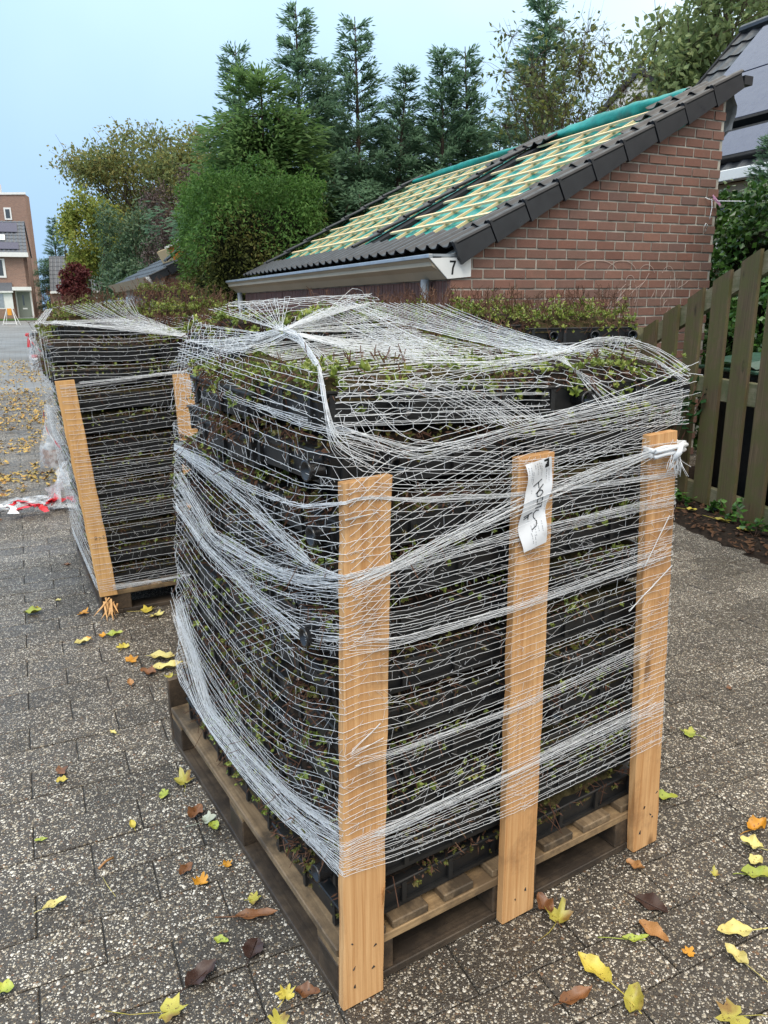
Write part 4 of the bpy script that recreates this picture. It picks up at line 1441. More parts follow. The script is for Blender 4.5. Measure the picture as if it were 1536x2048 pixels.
std = MB().box(0, BP - .013, 0, .05, 0, BC - .0135, bev=.003).mesh('brick', M_BRICK)
low = MB()
nbr = 0
row = 0
for k in range(46):
    z = 0.018 + k * BC
    x = XL - (BP / 2 if k % 2 else 0)
    while x < XR - .004:
        x0, x1 = max(XL, x), min(XR, x + BP - .013)
        x += BP
        if x1 - x0 < .03: continue
        j = rnd.uniform(-.0025, .0025)
        full = (x1 - x0) > BP - .0145
        top = VG0 + VGS * x0 + .05
        if z + BC < top and full and z > 1.2:
            o = link('brick', std, gar, (x0, j, z), (rnd.uniform(-.006, .006), rnd.uniform(-.008, .008), 0))
            nbr += 1
            continue
        poly = clip_top([(x0, z), (x1, z), (x1, z + BC - .0135), (x0, z + BC - .0135)], VG0 + .05, VGS)
        if len(poly) < 3: continue
        if z > 1.2:
            MB().prism([(a, j, b) for a, b in poly], (0, .05, 0)).build('brick', M_BRICK, gar)
            nbr += 1
        else:
            low.prism([(a, j, b) for a, b in poly], (0, .05, 0))
o = low.build('lower_bricks', M_BRICK, gar)
o['kind'] = 'stuff'
# facade: soldier course over the doors, stretchers at the piers; returns of the right-hand end
fm = MB()
y = 0.02
while y < GL - .05:
    fm.box(XL + rnd.uniform(-.002, .002), XL + .05, y, y + .049, 1.44, 1.635)
    y += .0585
for z in (1.205, 1.283, 1.361):
    y = 0.055
    while y < GL - .1:
        fm.box(XL, XL + .05, y, y + BP - .011, z, z + BC - .0115)
        y += BP
o = fm.build('facade_bricks', M_BRICKD, gar)
o['kind'] = 'stuff'
for yy in (0.35, 3.25):
    d = MB().box(XL - .012, XL + .006, yy, yy + 2.4, 0.02, 1.19)
    for i in range(13): d.box(XL - .022, XL - .012, yy + .03 + i * .183, yy + .17 + i * .183, .05, 1.16)
    d.build('garage_door', M_CREAM, gar)

# gutter box, end panel and house number
gb = MB().prism([(-.362, .002, 1.795), (-.335, .002, 1.795), (-.335, .002, 1.74), (-.175, .002, 1.66), (-.175, .002, 1.645), (-.205, .002, 1.645)], (0, 6.28, 0))
gb.build('gutter_soffit', M_CREAM, gar)
MB().prism([(-.334, .004, 1.742), (-.334, .004, 1.79), (-.176, .004, 1.79), (-.176, .004, 1.664)], (0, 6.26, 0)).build('gutter_shade_fill', M_DARK, gar)  # solid near-black fill: shade under the eave put into the zinc trough's colour
MB().box(-.372, -.333, -.014, 6.29, 1.796, 1.826, bev=.004).build('gutter_edge', M_ZINC, gar)
ep = MB().prism([(-.362, -.014, 1.795), (-.205, -.014, 1.645), (.003, -.014, 1.662), (.003, -.014, 1.806)], (0, .0125, 0))
ep.build('end_panel', M_WHITE, gar)
MB().box(-.332, .004, -.016, .01, 1.808, 1.826).build('panel_cap', M_ZINC, gar)
nm = MB()
nx0, nz0, nw_, nh_ = -.188, 1.676, .054, .104
nm.add([(nx0, -.0152, nz0 + nh_), (nx0 + nw_, -.0152, nz0 + nh_), (nx0 + nw_, -.0152, nz0 + nh_ - .013), (nx0, -.0152, nz0 + nh_ - .015)], [(0, 3, 2, 1)])
nm.add([(nx0 + nw_ - .016, -.0153, nz0 + nh_ - .01), (nx0 + nw_, -.0153, nz0 + nh_ - .01), (nx0 + .036, -.0153, nz0 + .05), (nx0 + .030, -.0153, nz0), (nx0 + .014, -.0153, nz0), (nx0 + .020, -.0153, nz0 + .052)], [(0, 5, 2, 1), (5, 4, 3, 2)])
nm.build('house_number', M_INK, gar)
MB().tube([(-.235, .30, 0), (-.235, .30, 1.65)], .036, 14).build('downpipe', M_GREYPIPE, gar, True)
MB().tube([(-.235, 6.03, 0), (-.235, 6.03, 1.65)], .036, 14).build('downpipe', M_GREYPIPE, gar, True)

# roof: frame along the slope
PIT = math.atan(0.5215)
RX0, RZ0 = -0.150, 1.925 - 0.5215 * 0.150    # roof datum at the eave (top of battens)


def roof_obj(mb, name, mat, u=0, v=0, w=0, smooth=False, kids=None):
    p = (RX0 + u * math.cos(PIT) - w * math.sin(PIT), v, RZ0 + u * math.sin(PIT) + w * math.cos(PIT))
    me = mb if isinstance(mb, bpy.types.Mesh) else mb.mesh(name, mat, smooth)
    return link(name, me, gar, p, (0, -PIT, 0))


WV = 0.19


def tile_mesh(waves, verge=False):
    nseg = 12 * waves
    prof = []
    for i in range(nseg + 1):
        v = i / nseg * waves * WV
        ph = (v / WV) % 1.0
        w = 0.006 + 0.036 * (0.5 + 0.5 * math.cos(2 * math.pi * (ph - .16))) ** 2.0
        prof.append((v, w))
    m = MB()
    L, th = 0.405, 0.012
    rise = 0.024
    rows = [(0.0, rise), (0.012, rise + .002), (L, 0.0)]
    base = []
    for (u, r_) in rows:
        base.append(len(m.v))
        m.v += [(u, v, w + r_) for v, w in prof]
    b2 = len(m.v)
    m.v += [(0.004, v, w + rise - th) for v, w in prof]
    b3 = len(m.v)
    m.v += [(L, v, w - th) for v, w in prof]
    for i in range(nseg):
        for a, b in ((base[0], base[1]), (base[1], base[2])): m.f.append((a + i, b + i, b + i + 1, a + i + 1))
        m.f.append((b2 + i, base[0] + i, base[0] + i + 1, b2 + i + 1))
        m.f.append((b3 + i, b2 + i, b2 + i + 1, b3 + i + 1))
    m.f.append((base[0], base[2], b3, b2)); m.f.append((base[0] + nseg, b2 + nseg, b3 + nseg, base[2] + nseg))
    m.m = [0] * len(m.f)
    if verge:
        w0 = prof[0][1] + rise
        m.prism([(-.004, .002, w0 + .004), (.338, .002, w0 - .018), (.338, .002, w0 - .150), (-.004, .002, w0 - .168)], (0, -.030, 0))
        m.prism([(-.006, .002, w0 + .006), (.016, .002, w0 + .004), (.016, .002, w0 - .165), (-.006, .002, w0 - .170)], (0, -.036, 0))
        m.tube([(-.006, -.012, w0 - .004), (.34, -.012, w0 - .026)], .021, 8)
    return m.mesh('tile', M_TILE)


T2, T1, TV = tile_mesh(2), tile_mesh(1), tile_mesh(2, True)
GAUGE = 0.352
NR = 9
Y0 = -0.045


def put_tile(me, u, v):
    return roof_obj(me, 'roof_tile', None, u + rnd.uniform(-.004, .004), v + rnd.uniform(-.003, .003), 0.012)


for k in range(NR): put_tile(TV, k * GAUGE, Y0)
for c in range(1, 16): put_tile(T2, 0, Y0 + c * 2 * WV)
for k in range(1, NR):
    put_tile(T1, k * GAUGE, 2.62)
    put_tile(T1, k * GAUGE, 5.82)
for (k, v) in ((NR - 1, Y0 + 2 * WV), (NR - 1, 2.24), (NR - 1, 2.81), (NR - 2, 2.81)):
    put_tile(T2 if v < 1 else T1, k * GAUGE, v)
put_tile(T1, (NR - 2) * GAUGE, Y0 + 2 * WV)
put_tile(T1, (NR - 1) * GAUGE, 2.43)
# ridge cap over the near verge and back edge
MB().prism([(0, 0, -.02), (0, .4, -.02), (0, .4, .03), (0, .0, .05)], (.10, 0, 0)).build('ridge_piece', M_TILE, gar, loc=(2.69, -.06, 3.28), rot=(0, -PIT + .5, 0))

# membrane with wrinkles
def membrane(v0, v1, u0, u1, seed):
    r = np.random.RandomState(seed)
    nu, nv = 40, 44
    V = []
    ph = r.uniform(0, 6, 8)
    for i in range(nu + 1):
        for j in range(nv + 1):
            u, v = u0 + (u1 - u0) * i / nu, v0 + (v1 - v0) * j / nv
            w = -.030 - .010 * abs(math.sin(v * 8.2 + ph[0])) + .006 * math.sin(u * 17 + v * 9 + ph[1]) + .005 * math.sin(v * 31 + u * 7 + ph[2]) + r.normal() * .0018
            V.append((u, v, w))
    F = np.array([(i * (nv + 1) + j, (i + 1) * (nv + 1) + j, (i + 1) * (nv + 1) + j + 1, i * (nv + 1) + j + 1) for i in range(nu) for j in range(nv)])
    return roof_obj(np_mesh('membrane', V, F, M_TEAL, None, True), 'membrane', None)


UT = NR * GAUGE - .02
membrane(0.25, 2.50, .30, UT - .12, 1)
membrane(2.85, 5.86, .30, UT - .12, 2)
roof_obj(MB().box(.0, UT, -.02, 5.98, -.075, -.055), 'roof_deck', M_DARK)
roof_obj(MB().box(.3, UT - .1, 0, .30, -.035, .004), 'party_wall_felt', M_DARK, 0, 2.42, 0)


def membrane_roll(v0, v1, u, rad, seed):
    r = np.random.RandomState(seed)
    n, m = 30, 16
    V = []
    for i in range(n + 1):
        t_ = i / n
        rr_ = rad * (.62 + .38 * math.sin(math.pi * min(1, t_ * 1.15)) ** .6) * (1 + .10 * math.sin(t_ * 23 + seed))
        for k in range(m):
            a = 2 * math.pi * k / m
            q = rr_ * (1 + .10 * math.sin(3 * a + t_ * 6) + .05 * r.normal())
            V.append((u + math.cos(a) * q * 1.25, v0 + (v1 - v0) * t_, .012 + math.sin(a) * q + rad * .3))
    F = [(i * m + k, i * m + (k + 1) % m, (i + 1) * m + (k + 1) % m, (i + 1) * m + k) for i in range(n) for k in range(m)]
    return roof_obj(np_mesh('membrane_roll', V, np.array(F), M_TEAL, None, True), 'membrane_roll', None)


membrane_roll(.42, 2.46, UT - .11, .066, 1)
membrane_roll(2.98, 5.84, UT - .11, .042, 4)
for k in range(1, NR):
    u = k * GAUGE + .035
    if u > UT - .22: u = UT - .26
    for (a, b) in ((.31, 2.44), (2.86, 5.78)):
        ln = b - a
        roof_obj(MB().box(-.019, .019, 0, ln - rnd.uniform(0, .06), -.002, .018), 'batten', M_BATTEN, u + rnd.uniform(-.006, .006), a + rnd.uniform(0, .03), 0)
for (a, b) in ((.36, 2.4), (2.95, 5.8)):
    v = a + .1
    while v < b:
        roof_obj(MB().box(0, UT - .30 + rnd.uniform(-.12, .05), -.014, .014, -.026, -.003), 'counter_batten', M_RAFT, .28, v, 0)
        v += .40
# loose flap of membrane below the top verge tiles, and a scrap of grey plastic
fl = MB()
pts = [(1.70 + i * .09, VG0 + VGS * (1.70 + i * .09) - .001 - .045 * math.sin(math.pi * i / 8)) for i in range(9)]
for i in range(8):
    (xa, za), (xb, zb) = pts[i], pts[i + 1]
    fl.add([(xa, -.030 - .012 * math.sin(i), za), (xb, -.030 - .012 * math.sin(i + 1), zb), (xb, -.012, VG0 + VGS * xb + .04), (xa, -.012, VG0 + VGS * xa + .04)], [(0, 1, 2, 3)])
fl.build('membrane_flap', M_TEAL, gar, True)
sc_ = MB()
gsc = [[(2.59 + .09 * math.sin(j * .5 + .2) * (1 - abs(i - 2) * .1), -.03 + .05 * i + .012 * math.sin(j * 2 + i), 3.22 - .065 * j + .01 * math.sin(i * 2)) for i in range(5)] for j in range(6)]
for j in range(5):
    for i in range(4): sc_.add([gsc[j][i], gsc[j][i + 1], gsc[j + 1][i + 1], gsc[j + 1][i]], [(0, 1, 2, 3)])
sc_.build('plastic_scrap', M_ZINC, gar, True)
# pale chalk scribbles on the lower bricks
ck = MB()
rs = np.random.RandomState(21)
for (cx, cz, rx, rz, a0, a1) in ((1.25, 1.70, .22, .10, .2, 2.9), (1.52, 1.68, .17, .12, .3, 3.0), (1.80, 1.66, .10, .11, .4, 2.6), (2.05, 1.67, .07, .09, .4, 2.8), (1.62, 1.62, .05, .06, 0, 3.1)):
    ck.tube([(cx + rx * math.cos(a0 + (a1 - a0) * i / 14), -.0042, cz + rz * math.sin(a0 + (a1 - a0) * i / 14)) for i in range(15)], .0022, 3)
for _ in range(26):
    x, z = rs.uniform(1.35, 2.25), rs.uniform(1.32, 1.66)
    a = rs.uniform(.5, 1.9)
    L_ = rs.uniform(.05, .2)
    ck.tube([(x, -.0042, z), (x + L_ * .5 * math.cos(a) + rs.normal() * .01, -.0042, z + L_ * .5 * math.sin(a)), (x + L_ * math.cos(a), -.0042, z + L_ * math.sin(a))], .0017, 3)
M_CHALK = plain('chalk', (0.46, 0.36, 0.31), .95, .1)
ck.build('chalk_marks', M_CHALK, gar)

# washing line tied to the gable
wl = MB()
a_ = np.array([2.42, -.012, 2.335])
wl.tube([(2.42, .0, 2.345), (2.43, -.02, 2.33), (2.50, -.03, 2.315)], .004, 6)
far_ = np.array([4.6, -1.6, 2.55])
st = np.array([2.50, -.03, 2.315])
wl.tube([st + (far_ - st) * i / 12 - np.array([0, 0, .10 * 4 * (i / 12) * (1 - i / 12)]) for i in range(13)], .0042, 6)
wl.tube([(2.47, -.03, 2.33), (2.475, -.035, 2.26), (2.466, -.035, 2.20), (2.458, -.035, 2.16)], .0035, 5)
wl.tube([(2.41, -.03, 2.10), (2.425, -.03, 2.125), (2.445, -.03, 2.115), (2.44, -.03, 2.08), (2.415, -.03, 2.05)], .0035, 5)
wlo = wl.build('washing_line', M_NET, None, True, loc=(0.691, 6.2, 0), rot=(0, 0, AX))
tag(wlo, 'thin white washing line tied to the top right of the brick gable', 'washing line')
M_PEG = plain('mauve_rag', (0.30, 0.16, 0.25), .8, .2, .4, 40)
rg = MB()
for i in range(5):
    a = (2.455 + .018 * i, -.045, 2.355 - .012 * i)
    rg.add([a, (a[0] + .03, -.03, a[2] + .012), (a[0] + .045, -.05, a[2] - .03), (a[0] + .008, -.055, a[2] - .035)], [(0, 1, 2, 3)])
rg.build('rag', M_PEG, wlo)

# ------------------------------------------------------------------ sloping board fence, bins, hedge
FY = math.atan2(-.977, .215)
fen = empty('wooden_fence', (2.314, 5.361, 0), FY)
tag(fen, 'mossy wooden board fence with sloping top and open gaps, beside the garage', 'fence')
ftop = lambda s: 1.618 + .402 * s
for k in range(-4, 6):
    s0 = -.072 + .2785 * k
    s1 = s0 + .172 + rnd.uniform(-.005, .005)
    m = MB()
    zb = .03 + rnd.uniform(0, .02)
    m.prism([(0, 0, 0), (s1 - s0, 0, 0), (s1 - s0 + .004 * rnd.uniform(-1, 1), 0, ftop(s1) - zb), (.004 * rnd.uniform(-1, 1), 0, ftop(s0) - zb)], (0, .024, 0))
    m.build('slat', M_FENCE, fen, loc=(s0, -.026 + rnd.uniform(-.004, .004), zb))
MB().box(-1.25, 1.6, 0, .045, .785, .94, bev=.006).build('rail', M_RAIL, fen)
MB().box(-1.25, 1.6, 0, .045, .035, .17, bev=.006).build('rail', M_RAIL, fen)
MB().prism([(-1.2, 0, ftop(-1.2) - .16), (1.6, 0, ftop(1.6) - .16), (1.6, 0, ftop(1.6) - .02), (-1.2, 0, ftop(-1.2) - .02)], (0, .045, 0)).build('rail', M_RAIL, fen)
MB().box(-1.22, -1.13, .045, .135, 0, 1.25).build('fence_post', M_RAIL, fen)
MB().box(1.35, 1.44, .045, .135, 0, 2.1).build('fence_post', M_RAIL, fen)


def wheelie_bin():
    b = empty('wheelie_bin')
    m = MB()
    m.prism([(-.24, -.27, .06), (.24, -.27, .06), (.24, .25, .06), (-.24, .25, .06)], (0, 0, .01))
    m.add([(-.24, -.27, .06), (.24, -.27, .06), (.24, .27, .06), (-.24, .27, .06), (-.29, -.33, .96), (.29, -.33, .96), (.29, .38, 1.0), (-.29, .38, 1.0)],
          [(0, 1, 5, 4), (1, 2, 6, 5), (2, 3, 7, 6), (3, 0, 4, 7), (3, 2, 1, 0)])
    m.box(-.31, .31, -.35, -.32, .90, .97)
    m.build('bin_body', M_BIN, b)
    l = MB()
    for i in range(7):
        y0, y1 = -.37 + i * .115, -.37 + (i + 1) * .115
        z0, z1 = (1.005 + .055 * math.sin(math.pi * (i + .35) / 7.2)), (1.005 + .055 * math.sin(math.pi * (i + 1.35) / 7.2))
        l.add([(-.31, y0, z0 - .02), (-.20, y0, z0 + .01), (.20, y0, z0 + .01), (.31, y0, z0 - .02), (-.31, y1, z1 - .02), (-.20, y1, z1 + .01), (.20, y1, z1 + .01), (.31, y1, z1 - .02)],
              [(0, 1, 5, 4), (1, 2, 6, 5), (2, 3, 7, 6)])
    l.box(-.32, .32, -.385, .42, .955, .985, bev=.008)
    l.build('bin_lid', M_LID, b)
    for s in (-1, 1):
        wv = MB().tube([(s * .24, .26, .10), (s * .29, .26, .10)], .10, 16)
        wv.build('wheel', M_TRAY, b)
    MB().tube([(-.24, .44, .97), (.24, .44, .97)], .016, 8).build('bin_handle', M_BIN, b)
    return b


b1 = wheelie_bin()
b2 = copy_tree(b1)
fw = lambda s, y, z=0: tuple(np.array([2.314, 5.361, 0]) + np.array([.215, -.977, 0]) * s + np.array([.977, .215, 0]) * y + np.array([0, 0, z]))
b1.location, b1.rotation_euler = fw(-.02, .48, .02), (0, 0, FY)
b2.location, b2.rotation_euler = fw(.66, .50, .0), (0, 0, FY + .06)
tag(b1, 'black wheelie bin with green lid behind the fence, nearer the garage', 'bin', 'wheelie bins behind the fence')
tag(b2, 'black wheelie bin with green lid behind the fence, with a yellow leaf', 'bin', 'wheelie bins behind the fence')


def leaf_cloud(r, n, sampler, length, width, up=0.35, out=None, fold=.1):
    c, o = sampler(n)
    d = unit(r.normal(size=(n, 3)) + (o * 0.6 if out is None else o * out) + np.array([0, 0, -up]))
    sd_ = unit(np.cross(d, r.normal(size=(n, 3)) + o * .8 + np.array([0, 0, .6])))
    return kites(c, d, sd_, length * r.uniform(.6, 1.3, n), width * r.uniform(.6, 1.3, n), fold)


def box_shell(r, hx, hy, hz, thick=.25, bumps=.10):
    """sampler over the surface shell of a clipped block standing on z=0"""
    ph = r.uniform(0, 6, 6)

    def f(n):
        face = r.choice(5, n, p=np.array([hy * hz, hy * hz, hx * hz, hx * hz, hx * hy * 1.2]) / (2 * hy * hz + 2 * hx * hz + 1.2 * hx * hy))
        u, v = r.uniform(-1, 1, n), r.uniform(-1, 1, n)
        P = np.zeros((n, 3))
        O = np.zeros((n, 3))
        zz = (v * .5 + .5) * hz
        for k, (ax, s) in enumerate(((0, -1), (0, 1), (1, -1), (1, 1))):
            m = face == k
            P[m, ax] = s * (hx, hy)[ax]
            P[m, 1 - ax] = u[m] * (hx, hy)[1 - ax]
            P[m, 2] = zz[m]
            O[m, ax] = s
        m = face == 4
        P[m, 0], P[m, 1], P[m, 2] = u[m] * hx, v[m] * hy, hz
        O[m, 2] = 1
        b = bumps * (np.sin(P[:, 0] * 5 + ph[0]) * np.sin(P[:, 2] * 4.2 + ph[1]) + np.sin(P[:, 1] * 4.6 + ph[2]) * np.sin(P[:, 2] * 6.1 + ph[3]))
        depth = np.abs(r.normal(size=n)) * thick
        P += O * (b - depth + .05)[:, None]
        e_ = (P[:, 2] / hz > .86)
        P[e_, :2] *= (1 - (P[e_, 2:3] / hz - .86) * .9)
        return P, O
    return f


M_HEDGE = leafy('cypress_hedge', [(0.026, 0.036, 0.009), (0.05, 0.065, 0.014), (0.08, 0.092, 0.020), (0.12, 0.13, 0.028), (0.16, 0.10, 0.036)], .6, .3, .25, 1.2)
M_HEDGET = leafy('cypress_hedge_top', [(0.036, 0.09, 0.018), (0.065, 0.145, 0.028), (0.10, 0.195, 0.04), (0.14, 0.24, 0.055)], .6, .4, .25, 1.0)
M_IVY = leafy('bright_ivy', [(0.012, 0.040, 0.008), (0.03, 0.085, 0.014), (0.06, 0.14, 0.022), (0.11, 0.21, 0.04)], .35, .2, .5, 2.0)
M_LAUREL = leafy('dark_laurel', [(0.010, 0.040, 0.012), (0.02, 0.07, 0.018), (0.045, 0.11, 0.03)], .3, .15, .55, 3.0)
M_CON = leafy('leyland_spray', [(0.085, 0.16, 0.092), (0.12, 0.21, 0.122), (0.16, 0.26, 0.158), (0.21, 0.31, 0.20)], .6, .6, .25, .6)
M_CONL = leafy('golden_cypress_spray', [(0.075, 0.15, 0.05), (0.115, 0.20, 0.065), (0.155, 0.25, 0.085), (0.20, 0.30, 0.11)], .6, .58, .25, .6)
M_BARK = plain('bark', (0.075, 0.052, 0.038), .9, .2, .4, 14, bump=.8, bscale=30)
M_AUT = leafy('autumn_leaves', [(0.117, 0.163, 0.078), (0.163, 0.208, 0.085), (0.221, 0.24, 0.078), (0.286, 0.247, 0.078), (0.195, 0.176, 0.104)], .6, .45, .2, .35)
M_YEL = leafy('yellow_green_leaves', [(0.13, 0.176, 0.039), (0.208, 0.26, 0.052), (0.312, 0.319, 0.065), (0.416, 0.312, 0.065)], .55, .4, .25, .5)
M_PURP = leafy('purple_twigs', [(0.07, 0.05, 0.05), (0.105, 0.078, 0.076), (0.14, 0.11, 0.10), (0.11, 0.095, 0.06)], .8, .1, .1, .6)
M_RED = leafy('red_maple_leaves', [(0.055, 0.012, 0.014), (0.10, 0.022, 0.022), (0.15, 0.04, 0.03)], .6, .25, .25, 1.0)
M_LIME = leafy('fresh_green_leaves', [(0.104, 0.15, 0.065), (0.156, 0.215, 0.085), (0.208, 0.26, 0.104), (0.273, 0.305, 0.13)], .55, .42, .25, .4)
M_SHRUB = leafy('shrub_leaves', [(0.06, 0.09, 0.03), (0.10, 0.135, 0.04), (0.16, 0.185, 0.05), (0.28, 0.26, 0.06)], .5, .4, .3, 1.2)
M_EVER = leafy('evergreen_leaves', [(0.039, 0.078, 0.042), (0.062, 0.111, 0.058), (0.091, 0.15, 0.075), (0.13, 0.189, 0.085)], .5, .3, .3, .8)


def hedge(name, label, cx, cy, hx, hy, hz, rz, n, leaf, mat, seed, top=None, z0=0.0, bumps=.1, cat='hedge'):
    r = np.random.RandomState(seed)
    h = empty(name, (cx, cy, z0), rz)
    tag(h, label, cat)
    core = MB().box(-hx * .80, hx * .80, -hy * .80, hy * .80, 0, hz * .86, bev=min(hx, hy) * .25)
    core.build('branches', plain(name + '_core', (0.012, 0.014, 0.007), .95, .05, .4, 8), h)  # solid dark block filling the inside behind the leaf shell
    V, F = leaf_cloud(r, n, box_shell(r, hx, hy, hz, bumps=bumps), leaf[0], leaf[1], up=.5)
    mi = None
    mats = [mat]
    if top is not None:
        mats = [mat, top]
        zc = V.reshape(-1, 4, 3)[:, 0]
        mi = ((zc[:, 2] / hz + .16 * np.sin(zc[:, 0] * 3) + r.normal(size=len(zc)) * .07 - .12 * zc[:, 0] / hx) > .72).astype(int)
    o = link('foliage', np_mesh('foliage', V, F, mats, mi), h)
    return h


hc = np.array([0.691, 6.2, 0]) + E1 * .36 + E2 * 7.35
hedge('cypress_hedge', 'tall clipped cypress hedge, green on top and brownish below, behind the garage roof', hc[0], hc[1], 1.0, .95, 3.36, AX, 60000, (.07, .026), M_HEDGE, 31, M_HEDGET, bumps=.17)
hedge('ivy_hedge', 'bright glossy ivy hedge between the brick gable and the fence', 4.15, 7.3, 1.0, .75, 2.45, .1, 26000, (.06, .05), M_IVY, 32, bumps=.16)

# laurel sprigs and weeds against the fence
def sprig(name, label, cat, x, y, h, n, leaf, mat, seed, lean=.2, group=None):
    r = np.random.RandomState(seed)
    o = empty(name, (x, y, 0.02))
    tag(o, label, cat, group)
    paths, C, D = [], [], []
    ns = max(3, n // 12)
    for _ in range(ns):
        hh = h * r.uniform(.5, 1.0)
        tip = np.array([r.normal() * lean * h, r.normal() * lean * h, hh])
        mid = tip * .5 + np.array([0, 0, .08 * h])
        paths.append([(0, 0, 0), mid, tip])
        for _k in range(n // ns):
            t_ = r.uniform(.3, 1.05)
            p = mid * (2 * t_) if t_ < .5 else mid + (tip - mid) * (2 * t_ - 1)
            C.append(p)
            D.append(unit(np.array([r.normal(), r.normal(), r.normal() * .5 + .1])))
    C, D = np.array(C), np.array(D)
    sd_ = unit(np.cross(D, np.array([0, 0, 1.0]) + r.normal(size=D.shape) * .4))
    V, F = kites(C, D, sd_, leaf[0] * r.uniform(.6, 1.2, len(C)), leaf[1] * r.uniform(.7, 1.2, len(C)), .08)
    link('leaves', np_mesh('leaves', V, F, mat), o)
    V, F = tube_np(paths, .004 if h > .3 else .0015, 4)
    link('stems', np_mesh('stems', V, F, M_STEM), o)
    return o


p_ = fw(-.20, -.20)
sprig('laurel_shrub', 'dark leafy laurel shrub growing up against the mossy fence', 'shrub', p_[0], p_[1], 1.0, 200, (.10, .048), M_LAUREL, 41, .13)
for i, (s, yy, h, lab_) in enumerate(((-.02, -.16, .16, 'low ivy weed at the fence foot nearest the laurel shrub'), (.26, -.09, .10, 'small weed under the second open gap of the fence'), (.52, -.16, .20, 'round leaved weed clump on the soil at the fence foot'), (.80, -.17, .14, 'weed tuft at the fence foot nearest the camera'), (.02, -.30, .12, 'pale weed at the edge of the soil behind the pine post'))):
    q = fw(s, yy)
    sprig('weed', lab_, 'weed', q[0], q[1], h, 46, (.05, .042), M_IVY, 50 + i, .35, 'weeds at the fence foot')

# ------------------------------------------------------------------ trees


def conifer_meshes(seed, H, Rb, n_sp, mat, leader=.3, droop=.25, llen=.17, lwid=.035, z_low=0.05):
    """upright cypress: open whorls of feathery sprays at the leader, dense drooping sprays below"""
    r = np.random.RandomState(seed)
    C, D, Sd, Ln, Wd, paths, rad = [], [], [], [], [], [], []
    zz = z_low * H
    twist = 0.0
    while zz < H * .985:
        t_ = zz / H
        open_ = t_ > 1 - leader
        prof = (1 - t_) / leader if open_ else 1.0
        Lb = Rb * ((.07 + .50 * prof ** 1.35) if open_ else (.66 + .34 * math.sin(min(1, (1 - t_) * 1.6) * 1.57)) * r.uniform(.75, 1.15))
        nb = r.randint(3, 5 + int(3 * prof)) if open_ else r.randint(6, 9)
        twist += r.uniform(.7, 1.4)
        for b in range(nb):
            az = twist + 2 * math.pi * b / nb + r.normal() * .25
            L = Lb * r.uniform(.7, 1.15)
            rise = (.75 if open_ else .35) + r.normal() * .12
            dh = np.array([math.cos(az), math.sin(az), 0])
            m = 7
            s = np.linspace(0, 1, m)[:, None]
            P = np.array([[0, 0, zz]]) + dh * L * s + np.array([[0, 0, 1.0]]) * (L * rise * (s - .38 * s ** 2) - (0 if open_ else droop * L * s ** 2))
            P[1:] += r.normal(size=(m - 1, 3)) * L * .02
            paths.append(P)
            rad.append(np.linspace(.014, .004, m) * (.6 if open_ else 1))
            k = int((18 + 26 * prof if open_ else n_sp) * r.uniform(.8, 1.2))
            u = r.uniform(.12 if open_ else .15, 1.0, k)
            bp = np.stack([np.interp(u, s[:, 0], P[:, i]) for i in range(3)], 1)
            side = np.cross(dh, [0, 0, 1.0])
            sgn = r.choice((-1, 1), k)
            # every spray is a small fan of leaflets
            for q in range(5):
                d = unit(dh * (.6 + .5 * u[:, None]) + side * (sgn * r.uniform(.1, .9, k))[:, None] + np.array([0, 0, 1.0]) * (r.normal(size=k) * .30 + (.28 if open_ else -.12))[:, None])
                off = d * (q * llen * .28)
                C.append(bp + off + r.normal(size=(k, 3)) * (.008 if open_ else .07))
                D.append(d)
                Sd.append(unit(np.cross(d, r.normal(size=(k, 3)) * .5 + np.array([0, 0, 1.0]))))
                Ln.append(llen * r.uniform(.55, 1.1, k) * (.8 if open_ else 1))
                Wd.append(lwid * r.uniform(.7, 1.3, k) * (.8 if open_ else 1.1))
        zz += (.165 if open_ else .17) * r.uniform(.8, 1.2)
    V, F = kites(np.concatenate(C), np.concatenate(D), np.concatenate(Sd), np.concatenate(Ln), np.concatenate(Wd), .05)
    tz = np.linspace(0, H, 14)
    tr = np.stack([np.sin(tz * 1.3) * .015 * tz / H, np.cos(tz * 1.1) * .015 * tz / H, tz], 1)
    V2, F2 = tube_np([tr] + paths, [np.linspace(.11, .008, 14)] + rad, 5)
    return np_mesh('crown', V, F, mat), np_mesh('trunk', V2, F2, M_BARK, None, True)


LEY = [conifer_meshes(s, 6.3, 1.55, 62, M_CON, leader=(.42, .38, .45)[s - 61], llen=.14, lwid=.036) for s in (61, 62, 63)]


def plant_tree(name, label, cat, x, y, meshes, scale=1.0, rz=0.0, tilt=(0, 0), group=None, zs=None):
    o = empty(name, (x, y, float(ground_z(x, y)) - .02), rz)
    o.rotation_euler = (tilt[0], tilt[1], rz)
    o.scale = (scale, scale, zs if zs else scale)
    tag(o, label, cat, group)
    link('crown', meshes[0], o)
    link('trunk', meshes[1], o)
    return o


